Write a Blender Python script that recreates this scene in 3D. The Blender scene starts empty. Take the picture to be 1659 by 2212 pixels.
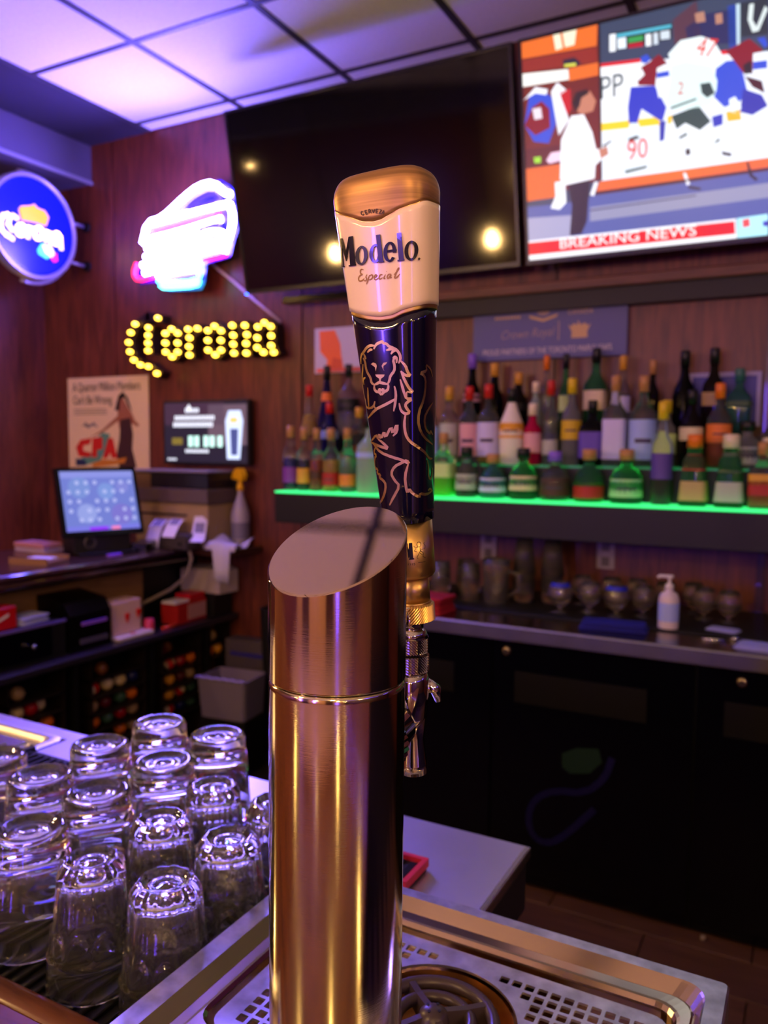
import bpy, bmesh, math, random
from mathutils import Vector, Matrix
random.seed(7)
PI = math.pi
S = bpy.context.scene
COL = S.collection

# ------------------------------------------------------------------ camera
def set_camera():
    yaw, pit, rol = math.radians(28.3), math.radians(4.57), math.radians(-.52)
    cy, sy, cp, sp = math.cos(yaw), math.sin(yaw), math.cos(pit), math.sin(pit)
    f = Vector((-sy*cp, cy*cp, -sp)); r = Vector((cy, sy, 0)); d = f.cross(r)
    c, s = math.cos(rol), math.sin(rol)
    r2 = c*r + s*d; d2 = -s*r + c*d
    cam = bpy.data.cameras.new('camera'); o = bpy.data.objects.new('camera', cam); COL.objects.link(o)
    m = Matrix.Identity(4)
    for i, v in enumerate((r2, -d2, -f)):
        m[0][i], m[1][i], m[2][i] = v
    m[0][3], m[1][3], m[2][3] = 0, 0, 1.47
    o.matrix_world = m
    cam.sensor_fit = 'VERTICAL'; cam.sensor_height = 36; cam.lens = 1728/2212*36
    cam.clip_start = .02; cam.clip_end = 60
    cam.dof.use_dof = True; cam.dof.focus_distance = .475; cam.dof.aperture_fstop = 8.8
    S.camera = o
set_camera()
# ------------------------------------------------------------------ world and exposure
w = bpy.data.worlds.new('world'); S.world = w; w.use_nodes = True
w.node_tree.nodes['Background'].inputs[0].default_value = (.05, .035, .06, 1)
w.node_tree.nodes['Background'].inputs[1].default_value = .25
S.view_settings.view_transform = 'Standard'; S.view_settings.look = 'None'
S.view_settings.gamma = 1; S.view_settings.use_curve_mapping = False
S.view_settings.exposure = 1.35
S.cycles.max_bounces = 10; S.cycles.diffuse_bounces = 3; S.cycles.glossy_bounces = 5; S.cycles.transmission_bounces = 10
NEON_POWER = 68.0      # glow of the football neon, the room's main violet light
BULB_POWER = 138.0     # warm pendant bulbs hanging over the customer side
SCREEN_POWER = .5     # the lit television
LION = [[[-2.313,0.1028],[-2.291,0.1041],[-2.257,0.1066],[-2.175,0.1085],[-2.076,0.1096],[-1.995,0.1108],[-1.931,0.112],[-1.868,0.1128],[-1.81,0.1133],[-1.758,0.1135],[-1.707,0.1133],[-1.686,0.1133]],[[-1.701,0.111],[-1.691,0.1117],[-1.666,0.113],[-1.639,0.1139],[-1.612,0.1144],[-1.587,0.1148],[-1.572,0.1151],[-1.57,0.1149],[-1.573,0.1142],[-1.575,0.1139]],[[-1.572,0.1138],[-1.57,0.1138],[-1.559,0.1138],[-1.542,0.1132],[-1.521,0.112],[-1.495,0.1113],[-1.464,0.1109],[-1.426,0.1102],[-1.38,0.1094],[-1.339,0.1083],[-1.305,0.1069],[-1.284,0.1056],[-1.277,0.1041],[-1.29,0.1028],[-1.321,0.1016],[-1.336,0.101]],[[-1.556,0.1096],[-1.545,0.1097],[-1.517,0.11],[-1.485,0.11],[-1.452,0.1097],[-1.435,0.1096]],[[-1.494,0.107],[-1.484,0.1074],[-1.462,0.1083],[-1.432,0.1088],[-1.393,0.1089],[-1.372,0.109]],[[-1.898,0.1095],[-1.87,0.1099],[-1.821,0.1107],[-1.784,0.111],[-1.749,0.1109],[-1.734,0.1109]],[[-2.044,0.1089],[-2.036,0.1084],[-2.016,0.1073],[-1.999,0.1064],[-1.991,0.1057],[-1.987,0.1054]],[[-2.11,0.1065],[-2.087,0.1059],[-2.049,0.1047],[-2.031,0.1031],[-2.035,0.1009],[-2.025,0.0992],[-2.009,0.0979],[-1.967,0.0963],[-1.911,0.0945],[-1.884,0.0928],[-1.883,0.0913],[-1.856,0.0902],[-1.813,0.0895],[-1.793,0.0891]],[[-1.398,0.1049],[-1.415,0.1045],[-1.447,0.1037],[-1.455,0.1025],[-1.441,0.1008],[-1.437,0.0991],[-1.443,0.0974],[-1.47,0.0959],[-1.511,0.0945],[-1.533,0.0931],[-1.54,0.0917],[-1.551,0.0904],[-1.562,0.0894],[-1.567,0.0889]],[[-1.465,0.1044],[-1.453,0.1046],[-1.427,0.1051],[-1.403,0.105],[-1.383,0.1043],[-1.377,0.1033],[-1.385,0.102],[-1.389,0.1013]],[[-1.793,0.0891],[-1.771,0.0893],[-1.732,0.0896],[-1.699,0.0899],[-1.674,0.0903],[-1.651,0.0904],[-1.632,0.0902],[-1.613,0.09],[-1.594,0.0897],[-1.577,0.0894],[-1.569,0.089],[-1.561,0.0889]],[[-1.793,0.0891],[-1.795,0.0885],[-1.805,0.0872],[-1.793,0.0861],[-1.767,0.0852],[-1.736,0.0847],[-1.699,0.0847],[-1.671,0.0841],[-1.648,0.0831],[-1.625,0.0831],[-1.604,0.084],[-1.584,0.0846],[-1.572,0.0849],[-1.567,0.0856],[-1.563,0.0867],[-1.56,0.0876],[-1.561,0.0885],[-1.561,0.0889]],[[-1.699,0.0849],[-1.691,0.0853],[-1.682,0.086],[-1.663,0.0861],[-1.639,0.0855],[-1.621,0.0855],[-1.606,0.086],[-1.598,0.0859],[-1.594,0.0851],[-1.591,0.0847]],[[-2.157,0.1026],[-2.21,0.1003],[-2.246,0.0987],[-2.291,0.0972],[-2.336,0.0956],[-2.383,0.0935],[-2.447,0.0913],[-2.47,0.0893],[-2.486,0.0873],[-2.486,0.0856],[-2.478,0.0838],[-2.422,0.0807],[-2.398,0.0792]],[[-2.122,0.0943],[-2.163,0.094],[-2.262,0.0935],[-2.312,0.0923],[-2.302,0.0906],[-2.302,0.0897]],[[-2.076,0.0878],[-2.085,0.086],[-2.101,0.0843],[-2.118,0.0825],[-2.128,0.081],[-2.138,0.0794],[-2.153,0.0765],[-2.165,0.0751]],[[-2.363,0.0809],[-2.376,0.0796],[-2.402,0.077],[-2.342,0.0754],[-2.237,0.0751],[-2.19,0.0749]],[[-2.413,0.0684],[-2.197,0.0697],[-2.061,0.071],[-1.954,0.0723],[-1.792,0.0742],[-1.67,0.0753],[-1.592,0.0764],[-1.562,0.0776],[-1.518,0.0785],[-1.477,0.0793],[-1.453,0.0796]],[[-2.232,0.0745],[-2.131,0.0747],[-1.977,0.0752],[-1.89,0.0763],[-1.849,0.0781],[-1.832,0.079]],[[-1.897,0.0762],[-1.855,0.0748],[-1.82,0.0734]],[[-1.467,0.0875],[-1.459,0.0864],[-1.446,0.0841],[-1.445,0.0817],[-1.457,0.0792],[-1.476,0.0764],[-1.489,0.0749],[-1.501,0.0734],[-1.513,0.0719]],[[-1.276,0.1025],[-1.242,0.1017],[-1.17,0.1001],[-1.116,0.0983],[-1.085,0.0962],[-1.037,0.0945],[-0.974,0.0933],[-1.001,0.093],[-1.113,0.0933],[-1.197,0.0942],[-1.257,0.0956],[-1.285,0.0963]],[[-1.285,0.0963],[-1.254,0.0945],[-1.221,0.0928],[-1.187,0.0911],[-1.152,0.0896],[-1.116,0.0882],[-1.046,0.086],[-0.973,0.0844],[-0.901,0.0832],[-0.932,0.0828],[-1.056,0.0832],[-1.113,0.0834]],[[-1.312,0.0913],[-1.292,0.0895],[-1.272,0.0878],[-1.251,0.0861],[-1.233,0.0846],[-1.214,0.0831],[-1.179,0.0805],[-1.161,0.0792]],[[-1.124,0.0834],[-1.133,0.0823],[-1.152,0.0802],[-1.1,0.0791],[-0.965,0.079],[-0.961,0.0783],[-1.088,0.0772],[-1.158,0.0762],[-1.178,0.0754],[-1.176,0.0745],[-1.148,0.0735],[-1.106,0.0724],[-1.049,0.0712],[-1.066,0.0703],[-1.15,0.0699],[-1.232,0.0703],[-1.308,0.0716],[-1.35,0.0733],[-1.365,0.0756],[-1.372,0.0768]],[[-1.191,0.0699],[-1.206,0.0684],[-1.236,0.0654],[-1.24,0.0638],[-1.244,0.0622],[-1.236,0.0605],[-1.228,0.0588],[-1.183,0.0559],[-1.106,0.0537],[-0.976,0.0516],[-0.881,0.0506],[-0.78,0.0497],[-0.577,0.0477],[-0.366,0.0457],[-0.189,0.0435],[-0.068,0.0412],[-0.003,0.04],[0.032,0.0399],[0.073,0.0399]],[[-2.485,0.0533],[-2.254,0.0545],[-2.025,0.0568],[-1.93,0.0572],[-1.904,0.0558],[-1.867,0.056],[-1.824,0.0578],[-1.801,0.0577],[-1.788,0.0557],[-1.74,0.0561],[-1.672,0.0589],[-1.649,0.0589],[-1.654,0.0563],[-1.615,0.057],[-1.586,0.0591],[-1.571,0.0611],[-1.559,0.0617],[-1.558,0.0588],[-1.537,0.0592],[-1.512,0.061],[-1.482,0.0628],[-1.453,0.0632],[-1.463,0.0604],[-1.493,0.0584],[-1.536,0.0572],[-1.552,0.0565]],[[-2.607,0.0531],[-2.397,0.0528],[-2.168,0.0521],[-1.995,0.0512],[-1.835,0.0503],[-1.714,0.0495],[-1.627,0.0487],[-1.617,0.0494],[-1.677,0.0514],[-1.754,0.0531],[-1.848,0.0545],[-1.898,0.0552]],[[-2.202,0.0517],[-2.087,0.0503],[-1.998,0.049],[-1.92,0.0477],[-1.823,0.0466],[-1.737,0.0455],[-1.652,0.0447],[-1.593,0.0438],[-1.57,0.0432],[-1.54,0.0425],[-1.492,0.0421],[-1.43,0.0416],[-1.3,0.0404],[-1.174,0.0392],[-1.132,0.0391],[-1.18,0.0403],[-1.245,0.0407],[-1.323,0.0401],[-1.426,0.0391],[-1.531,0.0379],[-1.57,0.0362],[-1.585,0.034],[-1.59,0.0318],[-1.573,0.0296],[-1.56,0.0275],[-1.515,0.0257],[-1.53,0.0228],[-1.562,0.0209],[-1.575,0.0188],[-1.596,0.0173],[-1.629,0.0157],[-1.689,0.0133],[-1.725,0.0122]],[[-1.152,0.0387],[-1.193,0.0368],[-1.233,0.0348],[-1.272,0.0329],[-1.287,0.0309],[-1.303,0.029],[-1.295,0.027],[-1.287,0.025],[-1.266,0.0223],[-1.242,0.0208],[-1.212,0.0208],[-1.178,0.0222],[-1.123,0.0221],[-1.044,0.0205],[-0.909,0.0189],[-0.707,0.0174],[-0.6,0.0172],[-0.605,0.0185],[-0.501,0.0188],[-0.265,0.0179],[-0.067,0.0177],[0.017,0.0184],[0.084,0.0187]],[[-2.071,0.0499],[-2.119,0.049],[-2.219,0.0472],[-2.223,0.0458],[-2.122,0.045],[-2.121,0.0441],[-2.221,0.0432],[-2.315,0.0411],[-2.378,0.0379],[-2.308,0.0361],[-2.171,0.0358],[-2.139,0.0349],[-2.195,0.0335],[-2.152,0.0326],[-2.029,0.0322],[-2.0,0.0316],[-2.062,0.0307],[-2.029,0.0298],[-1.92,0.0289],[-1.849,0.0278],[-1.798,0.0265],[-1.799,0.0242],[-1.854,0.0211],[-1.965,0.018],[-2.058,0.0164],[-2.181,0.0148],[-2.564,0.0131],[-2.557,0.0136],[-2.563,0.0139]],[[-0.221,0.099],[-0.159,0.0983],[-0.05,0.097],[-0.002,0.0952],[0.009,0.0928],[0.022,0.0916]],[[-0.247,0.0986],[-0.23,0.0977],[-0.205,0.096],[-0.288,0.0949],[-0.487,0.0944],[-0.518,0.0938],[-0.39,0.093],[-0.299,0.0913],[-0.258,0.0888],[-0.265,0.087],[-0.269,0.0851],[-0.287,0.0834],[-0.305,0.0817],[-0.324,0.08],[-0.36,0.0786],[-0.397,0.0771],[-0.43,0.0757],[-0.503,0.0738],[-0.574,0.072],[-0.608,0.07],[-0.643,0.068],[-0.647,0.0659],[-0.647,0.0637],[-0.613,0.0618],[-0.579,0.0598],[-0.508,0.058],[-0.429,0.0562],[-0.323,0.0546],[-0.209,0.053],[-0.079,0.0516],[-0.001,0.0502],[0.076,0.0487]],[[0.045,0.0753],[0.006,0.0742],[-0.051,0.0723],[-0.163,0.0701],[-0.279,0.0676],[-0.312,0.0646],[-0.292,0.0629],[-0.272,0.0611],[-0.176,0.0585],[-0.05,0.0566],[-0.008,0.0562],[-0.004,0.0574],[0.003,0.0573],[0.04,0.0558],[0.069,0.0551]],[[-0.122,0.0395],[-0.104,0.0383],[-0.064,0.0357],[-0.05,0.0329],[-0.056,0.0298],[-0.026,0.0278],[0.009,0.0268],[0.046,0.0282],[0.058,0.03],[0.068,0.0319],[0.082,0.0338]],[[0.106,0.0188],[0.065,0.0193],[0.012,0.0202],[-0.006,0.0205],[-0.042,0.02],[-0.069,0.0198]]]
LION_FILL = [[[-1.827,0.1021],[-1.755,0.103],[-1.687,0.1022],[-1.672,0.1007],[-1.71,0.0974],[-1.72,0.1],[-1.77,0.1011]],[[-1.595,0.1004],[-1.577,0.1021],[-1.553,0.1025],[-1.565,0.1012],[-1.576,0.1004],[-1.581,0.098],[-1.574,0.0972]],[[-1.733,0.0955],[-1.574,0.095],[-1.58,0.0938],[-1.617,0.0926],[-1.631,0.0904],[-1.662,0.0904],[-1.653,0.0927],[-1.712,0.0942]]]
MODELO = [[[-2.346,0.1804,-2.274,0.1802],[-2.365,0.1776,-2.286,0.1774],[-2.392,0.1748,-2.298,0.1746],[-2.412,0.172,-2.311,0.1718],[-2.439,0.1691,-2.33,0.169],[-2.473,0.1663,-2.343,0.1662],[-2.515,0.1635,-2.363,0.1634]],[[-2.346,0.1804,-2.216,0.1801],[-2.312,0.178,-2.193,0.1782],[-2.285,0.1756,-2.17,0.1763],[-2.252,0.1733,-2.153,0.1744],[-2.224,0.1709,-2.129,0.1725],[-2.197,0.1686,-2.112,0.1706],[-2.176,0.1662,-2.089,0.1687]],[[-1.966,0.1798,-1.925,0.1788],[-1.994,0.1781,-1.96,0.1767],[-2.027,0.1764,-1.992,0.1746],[-2.062,0.1746,-2.03,0.1725],[-2.097,0.1729,-2.069,0.1705],[-2.133,0.1712,-2.115,0.1684],[-2.183,0.1695,-2.162,0.1663]],[[-1.969,0.1799,-1.854,0.1798],[-1.978,0.1771,-1.856,0.1769],[-1.988,0.1742,-1.862,0.1741],[-1.998,0.1713,-1.864,0.1712],[-2.014,0.1684,-1.866,0.1683],[-2.024,0.1655,-1.868,0.1654],[-2.034,0.1626,-1.87,0.1625]],[[-2.085,0.1633,-1.862,0.1632],[-2.088,0.1629,-1.864,0.1628],[-2.085,0.1626,-1.862,0.1624]],[[-2.685,0.1645,-2.315,0.1637],[-2.683,0.1641,-2.313,0.1634],[-2.68,0.1638,-2.317,0.1631]],[[-1.621,0.1674,-1.67,0.1675],[-1.623,0.1664,-1.672,0.1667],[-1.63,0.1655,-1.676,0.166],[-1.637,0.1646,-1.682,0.1653],[-1.647,0.1638,-1.688,0.1647],[-1.661,0.1632,-1.695,0.1641],[-1.677,0.1627,-1.703,0.1637],[-1.695,0.1623,-1.712,0.1634],[-1.713,0.162,-1.721,0.1632],[-1.735,0.162,-1.731,0.1632],[-1.755,0.1621,-1.739,0.1632],[-1.776,0.1624,-1.747,0.1634],[-1.798,0.1628,-1.755,0.1638],[-1.816,0.1634,-1.76,0.1642],[-1.83,0.1642,-1.764,0.1648],[-1.843,0.165,-1.769,0.1654],[-1.846,0.1659,-1.769,0.1661],[-1.852,0.1668,-1.769,0.1669],[-1.848,0.1678,-1.765,0.1676],[-1.838,0.1687,-1.763,0.1684],[-1.831,0.1697,-1.757,0.1692],[-1.813,0.1705,-1.75,0.1698],[-1.795,0.1713,-1.743,0.1705],[-1.775,0.172,-1.735,0.171],[-1.755,0.1725,-1.727,0.1714],[-1.734,0.1728,-1.718,0.1717],[-1.717,0.1731,-1.709,0.1719],[-1.696,0.1731,-1.699,0.1719],[-1.679,0.173,-1.692,0.1719],[-1.663,0.1727,-1.686,0.1717],[-1.65,0.1722,-1.679,0.1713],[-1.64,0.1717,-1.675,0.1709],[-1.632,0.171,-1.671,0.1703],[-1.625,0.1701,-1.67,0.1697],[-1.622,0.1693,-1.668,0.169],[-1.621,0.1683,-1.668,0.1682],[-1.621,0.1674,-1.67,0.1675]],[[-1.514,0.1672,-1.551,0.1673],[-1.517,0.1662,-1.552,0.1665],[-1.522,0.1653,-1.554,0.1658],[-1.528,0.1645,-1.556,0.1652],[-1.536,0.1637,-1.558,0.1646],[-1.544,0.1631,-1.561,0.1641],[-1.552,0.1626,-1.563,0.1637],[-1.56,0.1622,-1.566,0.1634],[-1.566,0.162,-1.568,0.1632],[-1.57,0.1619,-1.57,0.1632],[-1.572,0.162,-1.571,0.1632],[-1.576,0.1623,-1.571,0.1634],[-1.581,0.1627,-1.572,0.1638],[-1.587,0.1633,-1.573,0.1642],[-1.592,0.164,-1.574,0.1647],[-1.596,0.1648,-1.575,0.1653],[-1.6,0.1656,-1.575,0.166],[-1.601,0.1666,-1.575,0.1667],[-1.601,0.1675,-1.575,0.1674],[-1.599,0.1685,-1.574,0.1681],[-1.594,0.1694,-1.573,0.1688],[-1.589,0.1702,-1.572,0.1695],[-1.584,0.1709,-1.571,0.1701],[-1.579,0.1716,-1.571,0.1706],[-1.574,0.1721,-1.57,0.171],[-1.571,0.1725,-1.569,0.1713],[-1.569,0.1727,-1.567,0.1714],[-1.564,0.1727,-1.565,0.1715],[-1.557,0.1726,-1.562,0.1714],[-1.549,0.1723,-1.559,0.1712],[-1.541,0.1719,-1.557,0.1709],[-1.533,0.1714,-1.555,0.1705],[-1.526,0.1707,-1.553,0.17],[-1.52,0.1699,-1.551,0.1693],[-1.516,0.169,-1.551,0.1687],[-1.514,0.1681,-1.55,0.168],[-1.514,0.1672,-1.551,0.1673]],[[-1.557,0.1778,-1.517,0.1777],[-1.556,0.1751,-1.514,0.1751],[-1.556,0.1724,-1.512,0.1724],[-1.555,0.1698,-1.509,0.1697],[-1.554,0.1671,-1.507,0.1671],[-1.553,0.1644,-1.504,0.1644],[-1.552,0.1617,-1.501,0.1617]],[[-1.549,0.1623,-1.492,0.1624],[-1.549,0.162,-1.493,0.162],[-1.549,0.1616,-1.492,0.1616]],[[-1.297,0.1631,-1.352,0.1639],[-1.313,0.1624,-1.359,0.1634],[-1.331,0.1619,-1.367,0.163],[-1.35,0.1615,-1.375,0.1626],[-1.37,0.1612,-1.383,0.1624],[-1.389,0.1611,-1.392,0.1623],[-1.407,0.1611,-1.4,0.1623],[-1.425,0.1613,-1.407,0.1624],[-1.44,0.1616,-1.415,0.1627],[-1.454,0.162,-1.421,0.163],[-1.466,0.1626,-1.426,0.1635],[-1.476,0.1633,-1.431,0.164],[-1.483,0.164,-1.434,0.1646],[-1.487,0.1649,-1.436,0.1652],[-1.49,0.1657,-1.437,0.1659],[-1.491,0.1667,-1.437,0.1667],[-1.489,0.1676,-1.436,0.1674],[-1.485,0.1685,-1.433,0.1681],[-1.479,0.1693,-1.429,0.1687],[-1.47,0.1701,-1.425,0.1694],[-1.46,0.1708,-1.419,0.1699],[-1.448,0.1714,-1.413,0.1704],[-1.433,0.1719,-1.405,0.1708],[-1.417,0.1723,-1.398,0.1711],[-1.4,0.1725,-1.39,0.1713],[-1.382,0.1726,-1.381,0.1714],[-1.363,0.1725,-1.373,0.1714],[-1.344,0.1724,-1.365,0.1712],[-1.327,0.172,-1.358,0.1709],[-1.31,0.1716,-1.351,0.1706],[-1.294,0.171,-1.345,0.1701],[-1.281,0.1703,-1.34,0.1696],[-1.27,0.1695,-1.336,0.169],[-1.263,0.1687,-1.334,0.1683],[-1.259,0.1678,-1.333,0.1676],[-1.258,0.1669,-1.333,0.1669],[-1.261,0.166,-1.335,0.1662]],[[-1.43,0.168,-1.253,0.168],[-1.43,0.1676,-1.252,0.1676],[-1.43,0.1673,-1.251,0.1673],[-1.43,0.1669,-1.252,0.1669]],[[-1.231,0.1768,-1.126,0.1769],[-1.228,0.1742,-1.118,0.1743],[-1.224,0.1715,-1.111,0.1717],[-1.22,0.1689,-1.103,0.169],[-1.216,0.1662,-1.096,0.1664],[-1.212,0.1636,-1.088,0.1637],[-1.207,0.1609,-1.08,0.1611]],[[-1.242,0.1616,-1.07,0.1618],[-1.24,0.1612,-1.067,0.1613],[-1.239,0.1608,-1.066,0.1609]],[[-0.646,0.1663,-0.778,0.1661],[-0.652,0.1653,-0.777,0.1654],[-0.665,0.1643,-0.783,0.1646],[-0.683,0.1634,-0.792,0.1639],[-0.706,0.1626,-0.802,0.1633],[-0.733,0.1618,-0.814,0.1627],[-0.768,0.1612,-0.827,0.1622],[-0.804,0.1608,-0.844,0.1619],[-0.839,0.1605,-0.858,0.1617],[-0.877,0.1604,-0.875,0.1616],[-0.913,0.1604,-0.891,0.1617],[-0.947,0.1607,-0.905,0.1619],[-0.977,0.1611,-0.921,0.1622],[-1.003,0.1616,-0.932,0.1626],[-1.025,0.1623,-0.943,0.1632],[-1.043,0.1631,-0.951,0.1638],[-1.055,0.164,-0.956,0.1645],[-1.063,0.165,-0.959,0.1652],[-1.063,0.166,-0.959,0.166],[-1.059,0.1669,-0.958,0.1667],[-1.05,0.1679,-0.952,0.1675],[-1.035,0.1688,-0.947,0.1682],[-1.016,0.1696,-0.937,0.1688],[-0.992,0.1703,-0.925,0.1694],[-0.966,0.1708,-0.912,0.1698],[-0.934,0.1713,-0.899,0.1701],[-0.9,0.1716,-0.882,0.1704],[-0.864,0.1717,-0.865,0.1704],[-0.828,0.1716,-0.85,0.1704],[-0.795,0.1714,-0.835,0.1702],[-0.761,0.171,-0.819,0.1699],[-0.728,0.1705,-0.809,0.1694],[-0.699,0.1698,-0.798,0.1689],[-0.677,0.1691,-0.786,0.1683],[-0.66,0.1682,-0.78,0.1676],[-0.65,0.1673,-0.778,0.1669],[-0.646,0.1663,-0.778,0.1661]],[[-0.587,0.1612,-0.606,0.1612],[-0.589,0.1611,-0.607,0.1611],[-0.591,0.161,-0.608,0.1611],[-0.594,0.1609,-0.61,0.161],[-0.598,0.1608,-0.612,0.1609],[-0.603,0.1607,-0.614,0.1609],[-0.608,0.1606,-0.617,0.1608],[-0.613,0.1606,-0.62,0.1608],[-0.618,0.1605,-0.623,0.1608],[-0.628,0.1605,-0.626,0.1608],[-0.634,0.1605,-0.629,0.1608],[-0.639,0.1605,-0.632,0.1608],[-0.643,0.1606,-0.639,0.1608],[-0.652,0.1606,-0.641,0.1608],[-0.655,0.1607,-0.643,0.1609],[-0.657,0.1608,-0.644,0.161],[-0.663,0.1609,-0.645,0.161],[-0.664,0.161,-0.645,0.1611],[-0.663,0.1611,-0.649,0.1612],[-0.662,0.1613,-0.648,0.1612],[-0.66,0.1614,-0.647,0.1613],[-0.661,0.1615,-0.645,0.1614],[-0.657,0.1616,-0.643,0.1614],[-0.652,0.1617,-0.64,0.1615],[-0.643,0.1617,-0.637,0.1615],[-0.637,0.1618,-0.634,0.1616],[-0.632,0.1618,-0.631,0.1616],[-0.626,0.1619,-0.624,0.1616],[-0.621,0.1618,-0.621,0.1616],[-0.612,0.1618,-0.618,0.1616],[-0.607,0.1618,-0.616,0.1616],[-0.603,0.1617,-0.614,0.1615],[-0.596,0.1617,-0.612,0.1615],[-0.593,0.1616,-0.607,0.1614],[-0.592,0.1615,-0.606,0.1614],[-0.587,0.1614,-0.606,0.1613],[-0.587,0.1612,-0.606,0.1612]]]
CERVEZA = [[[-1.638,0.1927],[-1.652,0.193],[-1.661,0.1927],[-1.664,0.192],[-1.657,0.1913],[-1.643,0.1908],[-1.632,0.1909],[-1.627,0.1914]],[[-1.596,0.1932],[-1.605,0.1931],[-1.615,0.193],[-1.613,0.1924],[-1.61,0.1919],[-1.608,0.1914],[-1.605,0.1908],[-1.596,0.1909],[-1.588,0.191]],[[-1.61,0.1919],[-1.595,0.192]],[[-1.581,0.191],[-1.581,0.1916],[-1.582,0.1921],[-1.582,0.1927],[-1.583,0.1932],[-1.575,0.1932],[-1.573,0.1928],[-1.572,0.1924],[-1.575,0.1921],[-1.582,0.1921]],[[-1.576,0.1921],[-1.573,0.1916],[-1.571,0.191]],[[-1.57,0.1931],[-1.569,0.1926],[-1.568,0.192],[-1.567,0.1914],[-1.566,0.1909],[-1.564,0.1914],[-1.562,0.1919],[-1.56,0.1924],[-1.558,0.1929]],[[-1.527,0.1923],[-1.537,0.1925],[-1.546,0.1926],[-1.547,0.1921],[-1.548,0.1916],[-1.549,0.191],[-1.55,0.1905],[-1.541,0.1904],[-1.532,0.1902]],[[-1.548,0.1916],[-1.533,0.1913]],[[-1.511,0.192],[-1.499,0.1918],[-1.485,0.1916],[-1.495,0.1912],[-1.504,0.1908],[-1.513,0.1904],[-1.522,0.19],[-1.509,0.1898],[-1.495,0.1895]],[[-1.49,0.1895],[-1.482,0.1899],[-1.473,0.1903],[-1.464,0.1907],[-1.455,0.1911],[-1.456,0.1905],[-1.456,0.19],[-1.457,0.1894],[-1.458,0.1888]],[[-1.478,0.19],[-1.457,0.1896]]]
ESPECIAL = [[[-1.711,0.159],[-1.723,0.1592],[-1.744,0.1595],[-1.763,0.1595],[-1.78,0.159],[-1.787,0.1584],[-1.786,0.1576],[-1.774,0.157],[-1.751,0.1566],[-1.75,0.1564],[-1.776,0.1564],[-1.805,0.156],[-1.838,0.1552],[-1.851,0.1543],[-1.843,0.1533],[-1.822,0.1528],[-1.782,0.1528],[-1.752,0.1531],[-1.731,0.1536],[-1.719,0.1539]],[[-1.663,0.156],[-1.67,0.1557],[-1.682,0.1551],[-1.686,0.1545],[-1.676,0.1538],[-1.677,0.1531],[-1.693,0.1525],[-1.706,0.1524],[-1.725,0.1527],[-1.733,0.1529]],[[-1.626,0.1555],[-1.633,0.155],[-1.639,0.1544],[-1.645,0.1538],[-1.652,0.1532],[-1.658,0.1526],[-1.665,0.152],[-1.674,0.1514],[-1.681,0.1508],[-1.688,0.1503]],[[-1.633,0.1548],[-1.622,0.155],[-1.605,0.1554],[-1.596,0.1552],[-1.593,0.1545],[-1.596,0.1538],[-1.607,0.1531],[-1.621,0.1527],[-1.64,0.1527],[-1.65,0.1527]],[[-1.582,0.1533],[-1.577,0.1535],[-1.571,0.1539],[-1.57,0.1543],[-1.571,0.1549],[-1.571,0.1551],[-1.575,0.1549],[-1.579,0.1543],[-1.582,0.1533],[-1.58,0.1525],[-1.575,0.1521],[-1.571,0.1522],[-1.568,0.1527],[-1.565,0.1529]],[[-1.527,0.1544],[-1.533,0.1545],[-1.544,0.1547],[-1.553,0.1544],[-1.56,0.1536],[-1.562,0.1528],[-1.558,0.1522],[-1.551,0.1521],[-1.537,0.1526],[-1.529,0.1528]],[[-1.49,0.1544],[-1.497,0.1538],[-1.505,0.1532],[-1.512,0.1526],[-1.513,0.152],[-1.5,0.152],[-1.494,0.152]],[[-1.474,0.1558],[-1.467,0.1561]],[[-1.396,0.1542],[-1.409,0.1542],[-1.434,0.1542],[-1.453,0.1537],[-1.466,0.1529],[-1.467,0.1522],[-1.456,0.1518],[-1.441,0.152],[-1.418,0.1528],[-1.403,0.1535],[-1.396,0.1541],[-1.398,0.1538],[-1.403,0.1532],[-1.409,0.1525],[-1.407,0.1519],[-1.391,0.152],[-1.382,0.152]],[[-1.338,0.1534],[-1.316,0.154],[-1.293,0.1546],[-1.269,0.1552],[-1.253,0.1556],[-1.236,0.1561],[-1.219,0.1567],[-1.218,0.157],[-1.234,0.1569],[-1.258,0.156],[-1.269,0.1554],[-1.281,0.1548],[-1.292,0.1542],[-1.303,0.1536],[-1.315,0.1529],[-1.327,0.152],[-1.324,0.1515],[-1.306,0.1514],[-1.272,0.1519],[-1.247,0.1524],[-1.223,0.153],[-1.198,0.1535]]]
WAVE1 = [[-0.939,0.1983],[-0.682,0.1939],[-0.437,0.1905],[-0.222,0.1872],[-0.067,0.1859],[0.142,0.1859],[0.357,0.1881],[0.587,0.1907],[0.825,0.1925],[0.976,0.1949]]
WAVE2 = [[-0.931,0.1363],[-0.589,0.1334],[-0.33,0.1311],[-0.042,0.1297],[0.269,0.1299],[0.606,0.1326],[0.879,0.1339],[1.0,0.1352]]
HTOP = [[-1.493,0.2099],[-2.178,0.209],[-0.381,0.2006]]
FERM = [[[-1.271,-0.0127,-1.209,-0.0127],[-1.254,-0.0158,-1.194,-0.0159],[-1.238,-0.019,-1.178,-0.019],[-1.222,-0.0221,-1.162,-0.0222]],[[-1.222,-0.0221,-1.162,-0.0222],[-1.201,-0.019,-1.147,-0.019],[-1.18,-0.0158,-1.133,-0.0158],[-1.159,-0.0126,-1.119,-0.0127]],[[-1.148,-0.0125,-1.018,-0.0125],[-1.151,-0.0161,-1.017,-0.0161],[-1.154,-0.0197,-1.017,-0.0197],[-1.156,-0.0233,-1.016,-0.0233]],[[-1.194,-0.0226,-0.983,-0.0226],[-1.198,-0.0235,-0.987,-0.0235]]]
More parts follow.
